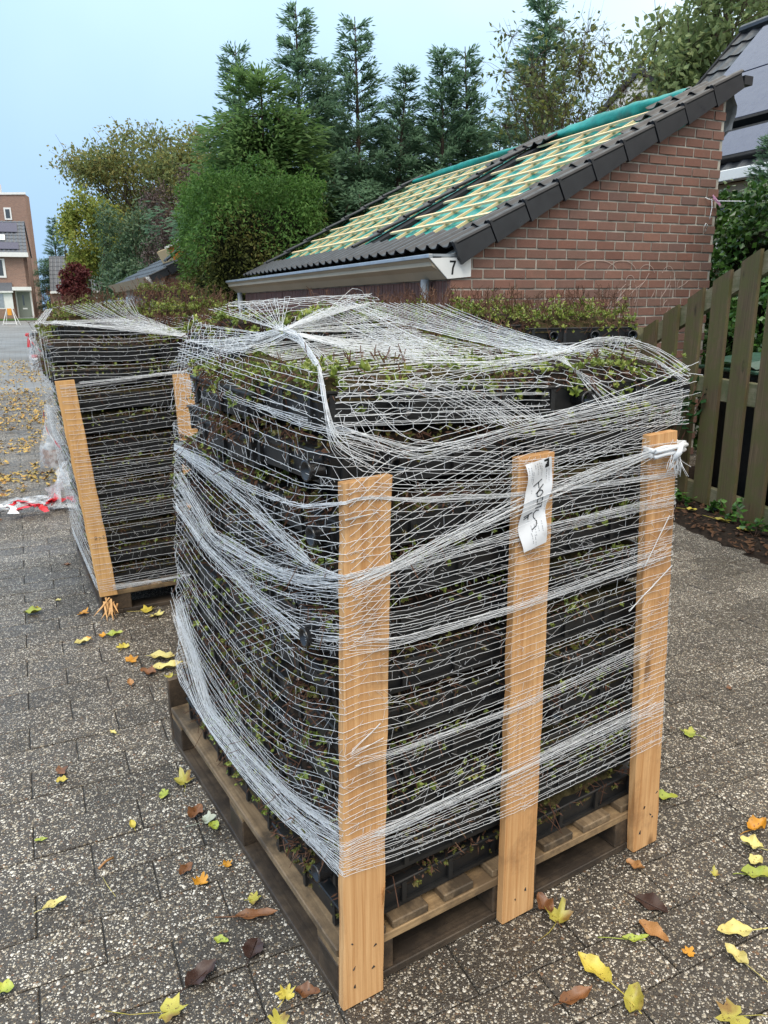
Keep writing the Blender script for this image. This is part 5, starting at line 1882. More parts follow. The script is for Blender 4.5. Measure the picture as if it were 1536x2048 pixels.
TREES = [  # x, y, height, mesh, tilt, label
    (-2.30, 15.4, 5.95, 2, (0, -.05), 'leaning slim cypress with bent tip, leftmost of the row behind the garage'),
    (-1.45, 15.3, 6.50, 0, (0, .0), 'tallest slim cypress with bare open tip above the teal garage roof'),
    (-.92, 15.8, 5.70, 1, (0, .02), 'short cypress tip between the two tall ones behind the garage'),
    (-.34, 15.2, 6.25, 2, (0, .02), 'tall cypress with curved tip, beside the tallest one'),
    (.10, 15.5, 5.45, 1, (0, .10), 'low cypress with side shoots reaching toward the gap in the row'),
    (.62, 16.0, 4.70, 0, (0, .0), 'lowest cypress of the row, filling the gap over the roof'),
    (1.16, 15.3, 5.75, 1, (0, .0), 'cypress with pointed tip just past the gap in the row'),
    (1.82, 15.6, 5.90, 2, (0, .04), 'cypress with fuzzy tip next to the leafy shrub'),
    (2.95, 15.2, 6.75, 0, (0, .0), 'broad cypress rising behind the leafy shrub, topmost in the picture'),
]
for i, (x, y, h, k, tl, lb) in enumerate(TREES):
    plant_tree('cypress_tree', lb, 'tree', x, y, LEY[k], h / 6.3 * (1.0 if i != 8 else 1.05), i * 1.37, tl, 'cypress trees in a row behind the garage', zs=h / 6.3)
BUSH = conifer_meshes(75, 4.9, 1.7, 46, M_CON, leader=.16, droop=.4, llen=.15, lwid=.04)
for i, (x, y, lb) in enumerate(((-.95, 16.9, 'bushy low cypress filling the row below the two tallest tips'), (.35, 17.0, 'bushy low cypress closing the gap above the mid roof'), (1.5, 17.0, 'bushy low cypress under the pointed and fuzzy tips'), (2.5, 17.2, 'bushy low cypress behind the stems of the leafy shrub'))):
    plant_tree('cypress_tree', lb, 'tree', x, y, BUSH, 1.0, i * 1.9, (0, 0), 'cypress trees in a row behind the garage')
GOLD = conifer_meshes(71, 5.2, 1.22, 44, M_CONL, leader=.12, droop=.75, llen=.20, lwid=.04)
plant_tree('weeping_cypress', 'lighter green weeping cypress between the clipped hedge and the cypress row', 'tree', -2.0, 14.3, GOLD)
plant_tree('cypress_tree', 'small cypress showing past the gable edge over the ivy hedge', 'tree', 4.55, 9.6, LEY[1], .52, 2.0)
plant_tree('cypress_tree', 'distant dark conifer beside the far house with solar panels', 'tree', -28.4, 70, LEY[0], 1.32, 1.0)


def broadleaf_meshes(seed, H, crown, n, leaf, mat, trunk_h=.3, levels=4, trunk_r=.16, gaps=.5, clumps=60, twigs=1.0, csize=.22):
    """crown: (rx, ry, rz, zc). Branches reach to clump centres; leaves gather round them, leaving gaps"""
    r = np.random.RandomState(seed)
    rx, ry, rz, zc = crown
    cl = []
    while len(cl) < clumps:
        p = r.uniform(-1, 1, 3)
        q = np.linalg.norm(p)
        if q > 1 or q < .35: continue
        cl.append(p * np.array([rx, ry, rz]) * (1 + .10 * r.normal()) + np.array([0, 0, zc]))
    cl = np.array(cl)
    paths, rad = [], []
    fork = np.array([0, 0, H * trunk_h])
    paths.append([(0, 0, 0), fork * .5 + np.array([.03, .02, 0]), fork, fork + np.array([.05, 0, (zc - fork[2]) * .8])])
    rad.append(np.array([trunk_r, trunk_r * .8, trunk_r * .7, trunk_r * .4]))
    mains = [unit(np.array([math.cos(a), math.sin(a), r.uniform(.9, 1.6)])) for a in np.arange(7) * .9 + r.uniform(0, 1)]
    ends = []
    for d in mains:
        e_ = fork + d * np.linalg.norm([rx, rz]) * r.uniform(.55, .8)
        m_ = (fork + e_) / 2 + r.normal(size=3) * .12 * rx
        paths.append([fork, m_, e_]); rad.append(np.array([trunk_r * .5, trunk_r * .32, trunk_r * .15]))
        ends += [m_, e_]
    ends = np.array(ends)
    for c in cl:
        k = np.argmin(np.linalg.norm(ends - c, axis=1))
        a = ends[k]
        m_ = (a + c) / 2 + r.normal(size=3) * .06 * rx + np.array([0, 0, .04 * rz])
        paths.append([a, m_, c]); rad.append(np.array([trunk_r * .2, trunk_r * .13, trunk_r * .05]))
        for _ in range(int(5 * twigs)):
            e_ = c + unit(r.normal(size=3) + np.array([0, 0, .4])) * csize * rx * r.uniform(.6, 1.6)
            paths.append([c, (c + e_) / 2 + r.normal(size=3) * .03, e_]); rad.append(np.array([trunk_r * .06, trunk_r * .045, trunk_r * .02]))
    w = r.uniform(.3, 1.6, len(cl))
    idx = r.choice(len(cl), n, p=w / w.sum())
    off = r.normal(size=(n, 3))
    off = unit(off) * (r.uniform(0, 1, n) ** .45)[:, None] * np.array([rx, ry, rz]) * csize * (1 + .8 * r.rand(n))[:, None]
    off[:, 2] *= .75
    C = cl[idx] + off
    D = unit(off / np.array([rx, ry, rz]) + r.normal(size=(n, 3)) * .6 + np.array([0, 0, -.35]))
    Sd = unit(np.cross(D, r.normal(size=(n, 3)) + np.array([0, 0, .8])))
    V, F = kites(C, D, Sd, leaf[0] * r.uniform(.6, 1.3, n), leaf[1] * r.uniform(.6, 1.3, n), .12)
    V2, F2 = tube_np(paths, rad, 5)
    return np_mesh('crown', V, F, mat), np_mesh('trunk', V2, F2, M_BARK, None, True)


plant_tree('autumn_tree', 'large round autumn tree with thinning olive and gold leaves down the street', 'tree', -8.6, 31.5, broadleaf_meshes(81, 7.6, (2.9, 2.6, 2.5, 5.3), 26000, (.15, .09), M_AUT, .28, clumps=90, twigs=2))
plant_tree('autumn_tree', 'second autumn tree merging into the cypress row, top browned', 'tree', -6.6, 33, broadleaf_meshes(82, 7.8, (2.2, 2.0, 2.5, 5.6), 20000, (.15, .09), M_AUT, .3, clumps=60, twigs=2))
plant_tree('lime_tree', 'yellow green tree at the street side in front of the large autumn tree', 'tree', -9.95, 27.0, broadleaf_meshes(83, 4.6, (1.05, 1.1, 1.9, 3.4), 12000, (.12, .085), M_YEL, .2, clumps=44, twigs=1, trunk_r=.08))
plant_tree('evergreen_tree', 'dark blue green evergreen below the large autumn tree', 'tree', -7.7, 25.0, broadleaf_meshes(84, 4.4, (1.0, 1.0, 2.0, 2.5), 11000, (.14, .06), M_EVER, .1, clumps=60, twigs=1, trunk_r=.08, csize=.28))
plant_tree('purple_tree', 'twiggy purplish brown tree losing its leaves beside the clipped hedge', 'tree', -5.3, 22.5, broadleaf_meshes(85, 4.7, (1.25, 1.1, 1.6, 3.2), 11000, (.075, .045), M_PURP, .2, clumps=90, twigs=5, trunk_r=.10, csize=.2))
plant_tree('evergreen_shrub', 'broad dark shrub behind the second garage', 'shrub', -6.9, 22.8, broadleaf_meshes(86, 2.4, (1.2, .9, 1.0, 1.5), 9000, (.12, .07), M_EVER, .1, clumps=50, twigs=1, trunk_r=.06, csize=.3))
plant_tree('red_maple', 'small dark red maple in front of the tiled garage roof', 'tree', -8.3, 21.5, broadleaf_meshes(87, 2.5, (.40, .38, .52, 1.85), 3400, (.09, .06), M_RED, .25, clumps=34, twigs=2, trunk_r=.04, csize=.26))
plant_tree('yellow_bush', 'low yellow green bush under the red maple', 'shrub', -8.05, 20.6, broadleaf_meshes(88, 1.5, (.42, .4, .5, 1.0), 1800, (.09, .05), M_YEL, .15, clumps=20, twigs=1, trunk_r=.03, csize=.32))
plant_tree('poplar_tree', 'big pale green tree with airy crown behind the house with solar panels', 'tree', 11.6, 27, broadleaf_meshes(89, 10.5, (3.6, 3.0, 3.5, 8.1), 18000, (.24, .15), M_LIME, .35, clumps=110, twigs=2, trunk_r=.2, csize=.2))
plant_tree('leafy_shrub', 'tall thin stemmed shrub with yellowing leaves behind the garage ridge', 'shrub', 2.85, 12.3, broadleaf_meshes(90, 5.4, (1.25, .9, 1.15, 4.25), 3000, (.085, .042), M_SHRUB, .3, clumps=64, twigs=4, trunk_r=.05, csize=.24))
plant_tree('leafy_shrub', 'thin shrub with sparse leaves before the small white gable', 'shrub', 3.75, 12.0, broadleaf_meshes(91, 4.2, (.55, .6, .6, 3.5), 900, (.10, .05), M_SHRUB, .3, clumps=30, twigs=4, trunk_r=.04, csize=.26))

# ------------------------------------------------------------------ house with solar panels behind the garage (same axes)


def corrug(u0, u1, v0, v1, pitch, gauge, amp=.022, n=6, name='roof_tiles'):
    """courses of wavy tiles on a plane (u up the slope, v along it), each course lapped over the one below"""
    V, F = [], []
    nv = int(round((v1 - v0) / pitch)) * n
    k = 0
    u = u0
    while u < u1 - .02:
        ue = min(u1, u + gauge)
        o = len(V)
        for (uu, ww) in ((u, .0), (u, .028), (ue + .02, .002)):
            for i in range(nv + 1):
                v = v0 + (v1 - v0) * i / nv
                ph = (i / n) % 1
                V.append((uu, v, ww + amp * (.5 + .5 * math.cos(2 * math.pi * ph)) ** 1.6 if ww > .001 else amp * .4))
        for a in range(2):
            for i in range(nv):
                F.append((o + a * (nv + 1) + i, o + (a + 1) * (nv + 1) + i, o + (a + 1) * (nv + 1) + i + 1, o + a * (nv + 1) + i + 1))
        u = ue
    return np.array(V), np.array(F)


hs = empty('brick_house', (0.691, 6.2, 0), AX)
tag(hs, 'brick house with dark tiled roof covered in large solar panels, behind the garage', 'house')
MB().box(6.0, 10.8, -5.5, 4.95, 0, 3.2).build('wall', M_BRICKD, hs)
S45 = R(45)
hp = lambda u, v, w=0: (5.70 + u * math.cos(S45) - w * math.sin(S45), v, 3.12 + u * math.sin(S45) + w * math.cos(S45))
MB().prism([(6.0, 4.9, 3.2), (10.8, 4.9, 3.2), (8.4, 4.9, 5.75)], (0, -10.3, 0)).build('gable_wall', M_BRICKD, hs)
rf = empty('roof', hp(0, 0), 0, hs)
rf.rotation_euler = (0, -S45, 0)
UL = 3.78
MB().box(0, UL, -5.6, 5.08, -.12, -.03).build('roof_boards', M_DARK, rf)
V, F = corrug(0, UL, -1.2, 5.10, .25, .34)
o = link('roof_tiles', np_mesh('roof_tiles', V, F, M_TILE), rf)
o['kind'] = 'stuff'
MB().box(-.05, UL, 5.075, 5.13, -.12, .05).build('verge_board', M_DARK, rf)
MB().tube([(UL, -1, .02), (UL, 5.12, .02)], .09, 10).build('ridge_cap', M_TILE, rf)
rb = MB().prism([(8.3, -5.6, 5.78), (8.45, -5.6, 5.84), (11.2, -5.6, 3.1), (11.1, -5.6, 3.0)], (0, 10.7, 0))
rb.build('rear_roof', M_TILE, hs)
for row_ in range(2):
    for c in range(5):
        u0 = 1.05 + row_ * 1.20
        v1 = 4.42 - c * 1.70 if row_ == 1 else 4.10 - c * 1.70
        if row_ == 1 and c == 1: pass
        MB().box(u0, u0 + 1.17, v1 - 1.675, v1, .10, .135, bev=.004).build('solar_panel', M_SOLAR, rf)
MB().box(.98, 1.05, -5, 4.2, .03, .13).build('panel_rail', M_DARK, rf)
sk = MB().box(.18, .86, 2.05, 3.30, .02, .10, bev=.01)
sk.build('skylight_frame', M_DARK, rf)
MB().box(.25, .79, 2.12, 3.23, .101, .106).build('skylight_pane', M_SOLAR, rf)
MB().box(5.56, 5.72, -5.6, 5.1, 3.0, 3.14, bev=.01).build('gutter', M_WHITE, hs)
MB().box(5.74, 6.0, -5.6, 5.1, 2.86, 2.99).build('soffit', M_CREAM, hs)
MB().box(5.95, 6.0, 2.35, 3.05, 1.9, 2.84).build('window_frame', M_WHITE, hs)
MB().box(5.93, 5.949, 2.40, 3.0, 1.95, 2.79).build('window_pane', M_ZINC, hs)

# small gabled house further off
gh = empty('gabled_house', (8.06, 26.1, 8.24 - 9.28), R(-20))
tag(gh, 'far house showing only a white edged gable peak above the garage roof', 'house')
MB().prism([(-3.2, 0, .5), (3.2, 0, .5), (3.2, 0, 5.9), (0, 0, 9.0), (-3.2, 0, 5.9)], (0, 8, 0)).build('wall', M_BRICKD, gh)
for s in (-1, 1):
    MB().prism([(0, -.12, 8.72), (s * 3.5, -.12, 5.33), (s * 3.5, -.12, 5.80), (0, -.12, 9.22)], (0, .08, 0)).build('bargeboard', M_WHITE, gh)
    MB().prism([(0, -.25, 9.28), (s * 3.7, -.25, 5.65), (s * 3.7, -.25, 5.80), (0, -.25, 9.45)], (0, 8.5, 0)).build('roof_slope', M_TILE, gh)

# ------------------------------------------------------------------ second garage down the street
g2o = np.array([0.691, 6.2, 0]) + E1 * (-.70) + E2 * 9.5
ga = empty('brick_garage', (g2o[0], g2o[1], .33), AX)
tag(ga, 'farther brick garage with lifted grey roof tiles and an orange timber upstand', 'garage')
MB().prism([(0, .01, -.4), (2.7, .01, -.4), (2.7, .01, 1.70 + .52 * 2.7), (0, .01, 1.70)], (0, 5.9, 0)).build('wall', M_MORTAR, ga)
bm_ = MB()
for k in range(18, 38):
    z = .018 + k * BC
    x = -(BP / 2 if k % 2 else 0)
    while x < 2.7:
        x0, x1 = max(0, x), min(2.7, x + BP - .0105)
        x += BP
        if x1 - x0 < .03: continue
        poly = clip_top([(x0, z), (x1, z), (x1, z + BC - .0115), (x0, z + BC - .0115)], 1.70, .52)
        if len(poly) > 2: bm_.prism([(a, 0, b) for a, b in poly], (0, .03, 0))
o = bm_.build('gable_bricks', M_BRICK, ga)
o['kind'] = 'stuff'
r2 = empty('roof', (-.25, 0, 1.70 - .25 * .52 + .05), 0, ga)
r2.rotation_euler = (0, -math.atan(.52), 0)
MB().box(0, 3.2, -.02, 5.9, -.04, -.01).build('roof_boards', M_DARK, r2)
V, F = corrug(0, 3.2, .5, 5.9, .2, .35, .03)
o = link('roof_tiles', np_mesh('roof_tiles', V, F, M_TILE), r2)
o['kind'] = 'stuff'
for k in range(8):
    me = link('roof_tile', TV, r2, (k * .36, -.06, .02), (0, 0, 0))
MB().box(.75, 1.75, 1.0, 1.05, 0, .30).build('timber_upstand', wood('orange_timber', (.55, .22, .05), (.42, .15, .03), 'X', knots=False), r2)
MB().box(.75, .80, 1.05, 2.3, 0, .30).build('timber_upstand', M_RAFT, r2)
MB().box(.7, 1.8, .96, 1.0, .30, .34).build('upstand_cap', M_WHITE, r2)
for (u, v, q) in ((.5, .25, .25), (.95, .4, .15), (1.5, .3, .3), (2.1, .5, .2), (1.9, 1.4, .35), (2.3, 1.6, .15)):
    link('roof_tile', T2, r2, (u, v, .10), (rnd.uniform(-.1, .1), -q, rnd.uniform(-.15, .15)))
MB().prism([(-.36, -.014, 1.66), (-.20, -.014, 1.5), (.0, -.014, 1.52), (.0, -.014, 1.67)], (0, .0125, 0)).build('end_panel', M_WHITE, ga)
MB().prism([(-.362, .002, 1.66), (-.17, .002, 1.66), (-.17, .002, 1.50), (-.205, .002, 1.50)], (0, 6.1, 0)).build('gutter_soffit', M_CREAM, ga)

# ------------------------------------------------------------------ terrace at the end of the street
M_ROOFB = sleek('blue_grey_tiles', (0.075, 0.085, 0.10), .4, .5, dusty=(0.12, 0.13, 0.15))
M_BRICKT = NT('terrace_brick')
tt = M_BRICKT
br = tt.n('TexBrick')
_sp = tt.n('SeparateXYZ')
tt.put(_sp.inputs[0], tt.pos('Object'))
_cb = tt.n('CombineXYZ')
tt.put(_cb.inputs[0], tt.math('ADD', _sp.outputs[0], _sp.outputs[1]))
tt.put(_cb.inputs[1], _sp.outputs[2])
tt.put(br.inputs['Vector'], _cb.outputs[0])
br.inputs['Scale'].default_value = 1.0
br.inputs['Brick Width'].default_value = .22
br.inputs['Row Height'].default_value = .065
br.inputs['Mortar Size'].default_value = .007
br.inputs['Color1'].default_value = (.29, .165, .12, 1)
br.inputs['Color2'].default_value = (.22, .125, .095, 1)
br.inputs['Mortar'].default_value = (.33, .29, .25, 1)
M_BRICKT = tt.fin(br.outputs['Color'], .85, .2)
M_SAGE = plain('sage_door', (0.17, 0.19, 0.16), .5, .4, .05)
M_CREAMD = plain('cream_door', (0.50, 0.47, 0.43), .6, .3, .05)
th = empty('terraced_house', (-26.55, 60, .76), R(22))
tag(th, 'terraced brick house with blue grey roof, solar panels and a sage green front door', 'house')
wl_ = MB()
wl_.prism([(-9, 0, 0), (0, 0, 0), (0, 0, 4.65), (-9, 0, 4.65)], (0, .3, 0))
wl_.prism([(0.002, 0, 0), (0.002, 9.5, 0), (0.002, 9.5, 4.9), (0.002, 2.3, 6.95), (0.002, 0, 4.6)], (-.25, 0, 0))
wl_.build('wall', M_BRICKT, th)
sl2 = math.atan2(2.35, 2.3)
tr_ = empty('roof', (0, -.25, 4.72), 0, th)
tr_.rotation_euler = (sl2, 0, 0)
LT = 3.35
V, F = corrug(0, LT, -9, .06, .30, .36, .04)
V = np.stack([V[:, 1], V[:, 0], V[:, 2]], 1)
o = link('roof_tiles', np_mesh('roof_tiles', V, F[:, ::-1], M_ROOFB), tr_)
o['kind'] = 'stuff'
for k in range(4): MB().box(-2.2 - 1.78 * k, -.46 - 1.78 * k, 2.10, 3.10, .07, .11).build('solar_panel', M_SOLAR, tr_)
for k in range(4): MB().box(-2.2 - 1.78 * k, -.46 - 1.78 * k, .28, .98, .07, .11).build('solar_panel', M_SOLAR, tr_)
MB().box(-2.6, -1.35, 1.22, 1.78, .05, .12).build('skylight', M_WHITE, tr_)
MB().box(-2.5, -1.45, 1.30, 1.72, .121, .13).build('skylight_pane', M_ZINC, tr_)
MB().prism([(-9, 2.2, 7.02), (.1, 2.2, 7.02), (.1, 9.8, 4.9), (-9, 9.8, 4.9)], (0, 0, .12)).build('rear_roof', M_ROOFB, th)
MB().box(-9, .12, -.42, -.12, 4.42, 4.74).build('eaves_board', M_WHITE, th)
MB().box(-5, -1.55, -.06, .0, 2.95, 4.3).build('window_frame', M_WHITE, th)
MB().box(-4.9, -1.72, -.075, -.061, 3.1, 4.22).build('window_pane', M_GLASS, th)
MB().prism([(-5, 0, 2.6), (-5, -.9, 1.95), (-5, 0, 1.95)], (3.75, 0, 0)).build('bay_roof', M_ROOFB, th)
MB().box(-5, -1.2, -.95, -.75, 1.86, 1.98).build('bay_gutter', M_WHITE, th)
MB().box(-5, -1.25, -.75, 0, .0, .7).build('bay_wall', M_BRICKT, th)
MB().box(-5, -1.3, -.74, -.7, .7, 1.86).build('bay_frame', M_WHITE, th)
MB().box(-3.2, -1.9, -.76, -.741, .8, 1.78).build('bay_blind', M_ZINC, th)
MB().box(-1.25, .05, -.7, .0, 2.02, 2.28).build('canopy', M_WHITE, th)
MB().box(-1.12, .0, -.05, 0, .0, 2.0).build('door_frame', M_WHITE, th)
dr = MB().box(-1.02, -.12, -.09, -.051, .06, 1.92).build('front_door', M_SAGE, th)
MB().box(-.66, -.56, -.1, -.091, .95, 1.7).build('door_glass', M_GLASS, dr)
MB().box(-.72, -.4, -.105, -.091, .66, .76).build('letterbox', M_WHITE, dr)

ag = empty('attached_garage', (-26.0, 62.0, .76), R(14))
tag(ag, 'low attached garage with steep tiled roof and cream door beside the terraced house', 'garage')
MB().box(0, 6.5, 0, 6, 0, 2.0).build('wall', M_BRICKT, ag)
ra = empty('roof', (0, -.3, 1.98), 0, ag)
ra.rotation_euler = (R(62), 0, 0)
V, F = corrug(0, 3.0, .1, 6.5, .30, .36, .045)
V = np.stack([V[:, 1], V[:, 0], V[:, 2]], 1)
o = link('roof_tiles', np_mesh('roof_tiles', V, F[:, ::-1], M_ROOFB), ra)
o['kind'] = 'stuff'
MB().prism([(0.1, 1.1, 4.6), (6.5, 1.1, 4.6), (6.5, 5, 2.4), (.1, 5, 2.4)], (0, 0, .1)).build('rear_roof', M_ROOFB, ag)
MB().box(0.1, 6.6, -.42, -.15, 1.82, 2.0).build('fascia', M_WHITE, ag)
MB().box(.85, 3.6, -.06, 0, .03, 1.78).build('garage_door', M_CREAMD, ag)

fb = empty('apartment_block', (-33.95, 78, .78), R(14))
tag(fb, 'red brick block with small white framed windows rising behind the terraced house', 'building')
MB().prism([(-12, 0, 0), (0, 0, 0), (0, 0, 11.25), (-12, 0, 10.9)], (0, 2.2, 0)).build('wall', M_BRICKT, fb)
MB().prism([(-12, -.1, 10.85), (.1, -.1, 11.2), (.1, -.1, 11.4), (-12, -.1, 11.05)], (0, .12, 0)).build('parapet', M_WHITE, fb)
for x in (-1.7, -2.9, -4.4, -6.5):
    fr_ = MB().box(x - .32, x + .32, -.08, 0, 8.9, 10.0).build('window_frame', M_WHITE, fb)
    MB().box(x - .19, x + .19, -.1, -.081, 9.05, 9.85).build('window_pane', M_GLASS, fr_)
tw = empty('chimney_tower', (-47.45, 100, .78), R(20))
tag(tw, 'pale plastered tower far off at the left edge', 'tower')
MB().box(-2.6, 1.5, 0, 2.5, 0, 14.1).build('tower_wall', M_CREAMD, tw)
MB().box(-2.4, .9, .2, 2.3, 14.1, 15.6).build('tower_cap', M_WHITE, tw)
ob_ = empty('ochre_house', (-27.2, 84, .78), 0)
tag(ob_, 'ochre house with red roof half hidden between the conifer and the yellow tree', 'house')
MB().box(-.9, 3, 0, 4, 0, 8.0).build('wall', plain('ochre_render', (.48, .32, .12), .8, .2), ob_)
MB().prism([(-1.6, -.3, 7.7), (3.2, -.3, 7.7), (3.2, 2, 9.0), (-1.6, 2, 9.0)], (0, 0, .15)).build('roof', M_BRICKD, ob_)

lawn = link('lawn', np_mesh('lawn', [(-31, 54.5, .69), (-22.5, 54.5, .69), (-22.5, 58.3, .745), (-31, 59.6, .765)], np.array([(0, 1, 2, 3)]), plain('lawn_grass', (.05, .10, .022), .9, .1, .4, 3, world=True)))
tag(lawn, kind='structure')

lp = empty('street_lamp', (-24.05, 48.0, float(ground_z(0, 48)) - .02))
tag(lp, 'white street lamp post with small round head before the terraced house', 'street lamp')
MB().tube([(0, 0, 0), (0, 0, .9), (0, 0, 3.75)], .055, 10).build('pole', M_WHITE, lp, True)
MB().tube([(0, 0, 3.7), (0, 0, 3.8), (0, 0, 3.98), (0, 0, 4.02)], .11, 12).build('lamp_head', M_WHITE, lp, True)
MB().tube([(0, 0, 4.02), (0, 0, 4.07)], .2, 14).build('lamp_hood', M_ZINC, lp, True)
tb = empty('barrier_trestle', (-22.0, 46.5, float(ground_z(0, 46.5))))
tag(tb, 'white folding trestle with an orange sign in front of the green door', 'trestle')
for s in (-1, 1):
    MB().tube([(s * .42, -.2, 0), (s * .14, 0, .95)], .022, 6).build('leg', M_WHITE, tb)
    MB().tube([(s * .42, .25, 0), (s * .14, 0, .95)], .022, 6).build('leg', M_WHITE, tb)
MB().tube([(-.36, -.18, .1), (.36, -.18, .1)], .02, 6).build('crossbar', M_WHITE, tb)
MB().box(-.13, .13, -.05, -.02, .55, .95, bev=.01).build('orange_sign', plain('orange_plastic', (.70, .30, .03), .5, .4), tb)
sb = empty('sign_board', (-22.6, 44.5, float(ground_z(0, 44.5))))
tag(sb, 'leaning pinkish white board on the pavement at the left edge', 'board')
MB().prism([(-.9, 0, 0), (.32, 0, 0), (-.30, .25, .78), (-.9, .25, .78)], (0, .03, 0)).build('panel', plain('pink_board', (.62, .47, .42), .6, .3), sb)

# ------------------------------------------------------------------ third pallet in black film, wrapped posts, loose plastic
t = NT('clear_plastic')
v = t.pos('Object')
n_ = t.noise(v, 18, 4, .6)
t.bump(n_, .8, .02)
t.fin((.82, .84, .86), .16, .6)
tr2 = t.n('BsdfTransparent')
mx = t.n('MixShader')
t.put(mx.inputs[0], t.rng(n_, .35, .65, .10, .46))
t.t.links.new(tr2.outputs[0], mx.inputs[1])
t.t.links.new(t.b.outputs[0], mx.inputs[2])
t.t.links.new(mx.outputs[0], t.out.inputs['Surface'])
M_CLEAR = t.m
M_TAPER = plain('red_tape', (.55, .025, .035), .4, .4, .1)
M_TAPEW = plain('white_tape', (.75, .75, .75), .4, .4, .05)
M_FILM = sleek('black_film', (.012, .012, .013), .25, .6, dusty=(.05, .05, .052))


def lathe(prof, n, wob, seed, sx=1, sy=1):
    r = np.random.RandomState(seed)
    ph = r.uniform(0, 6, 6)
    V = []
    for (rad, z) in prof:
        for k in range(n):
            a = 2 * math.pi * k / n
            q = rad * (1 + wob * (math.sin(3 * a + ph[0] + z * 9) + .7 * math.sin(5 * a + ph[1] - z * 14) + .5 * math.sin(9 * a + z * 25 + ph[2])))
            V.append((q * math.cos(a) * sx, q * math.sin(a) * sy, z + wob * .05 * math.sin(4 * a + ph[3])))
    F = [(i * n + k, i * n + (k + 1) % n, (i + 1) * n + (k + 1) % n, (i + 1) * n + k) for i in range(len(prof) - 1) for k in range(n)]
    return V, F


def wrapped_post(name, label, x, y, H, kind):
    o = empty(name, (x, y, float(ground_z(x, y)) if y > 9 else 0.0))
    tag(o, label, 'bollard', 'plastic wrapped bollards along the street')
    m = MB()
    if kind == 0:
        V, F = lathe([(0, H * .98), (.10, H * .97), (.12, H * .9), (.12, .5 * H), (.14, .48 * H), (.14, .05), (.15, 0)], 16, .0, 1)
    else:
        V, F = lathe([(0, H * .98), (.032, H * .97), (.035, H * .62), (.07, .42 * H), (.105, .30 * H), (.11, .05), (.10, 0)], 16, .0, 1)
    m.add(V, F)
    m.build('bollard_core', M_BIN if kind == 0 else M_GREYPIPE, o, True)
    if kind == 1:
        V, F = lathe([(.115, .02), (.122, .10), (.118, .17), (.07, .19)], 16, .03, 5)
        MB().add(V, F).build('earth_fill', plain('rust_earth', (.20, .12, .09), .9, .1, .4, 30), o, True)
    else:
        for z0, z1, mm in ((.28, .33, M_TAPEW), (.33, .42, M_TAPER)):
            V, F = lathe([(.146, z0 * H), (.147, z1 * H)], 16, .0, 2)
            MB().add(V, F).build('reflective_band', mm, o, True)
    w = .20 if kind == 0 else .15
    V, F = lathe([(w * 1.05, 0.0), (w, .12 * H), (w * .93, .35 * H), (w * .85 if kind == 0 else w * .55, .6 * H), (w * .72 if kind == 0 else .048, .85 * H), (.06 if kind == 0 else .046, 1.0 * H), (.10 if kind == 0 else .04, 1.04 * H)], 30, .075, 7 + kind)
    MB().add(V, F).build('plastic_wrap', M_CLEAR, o, True)
    # barrier tape spiralling down
    for j in range(6 if kind else 7):
        t0, t1 = j / 7, (j + 1) / 7
        q = []
        for t_ in (t0, t1):
            rad = (w * .88 + .02) if kind == 0 else (.06 + (w - .05) * min(1, t_ * 1.4))
            a = -2.4 + t_ * 2.1
            z = H * (.97 - (.62 if kind == 0 else .80) * t_)
            q.append((rad * math.cos(a), rad * math.sin(a), z))
            q.append((rad * math.cos(a + .1), rad * math.sin(a + .1), z - .055))
        mt = MB()
        mt.add([q[0], q[1], q[3], q[2]], [(0, 1, 2, 3)])
        mt.build('barrier_tape', (M_TAPER, M_TAPEW)[j % 2], o)
    if kind == 0:
        kt = MB()
        r = np.random.RandomState(4)
        for _ in range(5):
            a = np.array([-.14, -.10, H * .93])
            e_ = a + np.array([r.uniform(-.10, .02), r.uniform(-.06, .03), r.uniform(-.34, .06)])
            kt.add([a, a + np.array([.03, 0, -.04]), e_ + np.array([.03, 0, -.02]), e_], [(0, 1, 2, 3)])
        kt.tube([(-.16, -.12, H * .9), (-.13, -.12, H * .96)], .035, 8)
        kt.build('tape_knot', M_TAPER, o)
    return o


wrapped_post('wrapped_bollard', 'dark bollard in clear plastic tied with red tape, farther along the street', -7.72, 17.4, .84, 0)
wrapped_post('wrapped_bollard', 'slim bottle shaped bollard in plastic with striped tape beside the second pallet', -3.13, 7.15, .57, 1)

ps = empty('plastic_sheet', (-2.62, 5.55, 0))
tag(ps, 'crumpled clear plastic sheet with red and white tape lying on the pavement', 'plastic sheet')
r = np.random.RandomState(9)


def crumple(cx, cy, lx, ly, hz, nx_, ny_, seed, rz=0.0):
    r = np.random.RandomState(seed)
    ph = r.uniform(0, 6, 8)
    V = []
    for i in range(nx_ + 1):
        for j in range(ny_ + 1):
            u, w = i / nx_ - .5, j / ny_ - .5
            e_ = 1 - (2 * abs(u)) ** 2
            z = .006 + hz * max(0, e_) * (.25 + .5 * abs(math.sin(u * 11 + ph[0] + w * 4)) + .35 * abs(math.sin(w * 9 + ph[1] - u * 6))) + r.uniform(0, .012)
            x_ = u * lx * (1 + .2 * math.sin(w * 7 + ph[2])) + .02 * r.normal()
            y_ = w * ly * (1 + .3 * math.sin(u * 6 + ph[3])) + .02 * r.normal()
            V.append((cx + x_ * math.cos(rz) - y_ * math.sin(rz), cy + x_ * math.sin(rz) + y_ * math.cos(rz), z))
    F = [(i * (ny_ + 1) + j, (i + 1) * (ny_ + 1) + j, (i + 1) * (ny_ + 1) + j + 1, i * (ny_ + 1) + j + 1) for i in range(nx_) for j in range(ny_)]
    return V, F


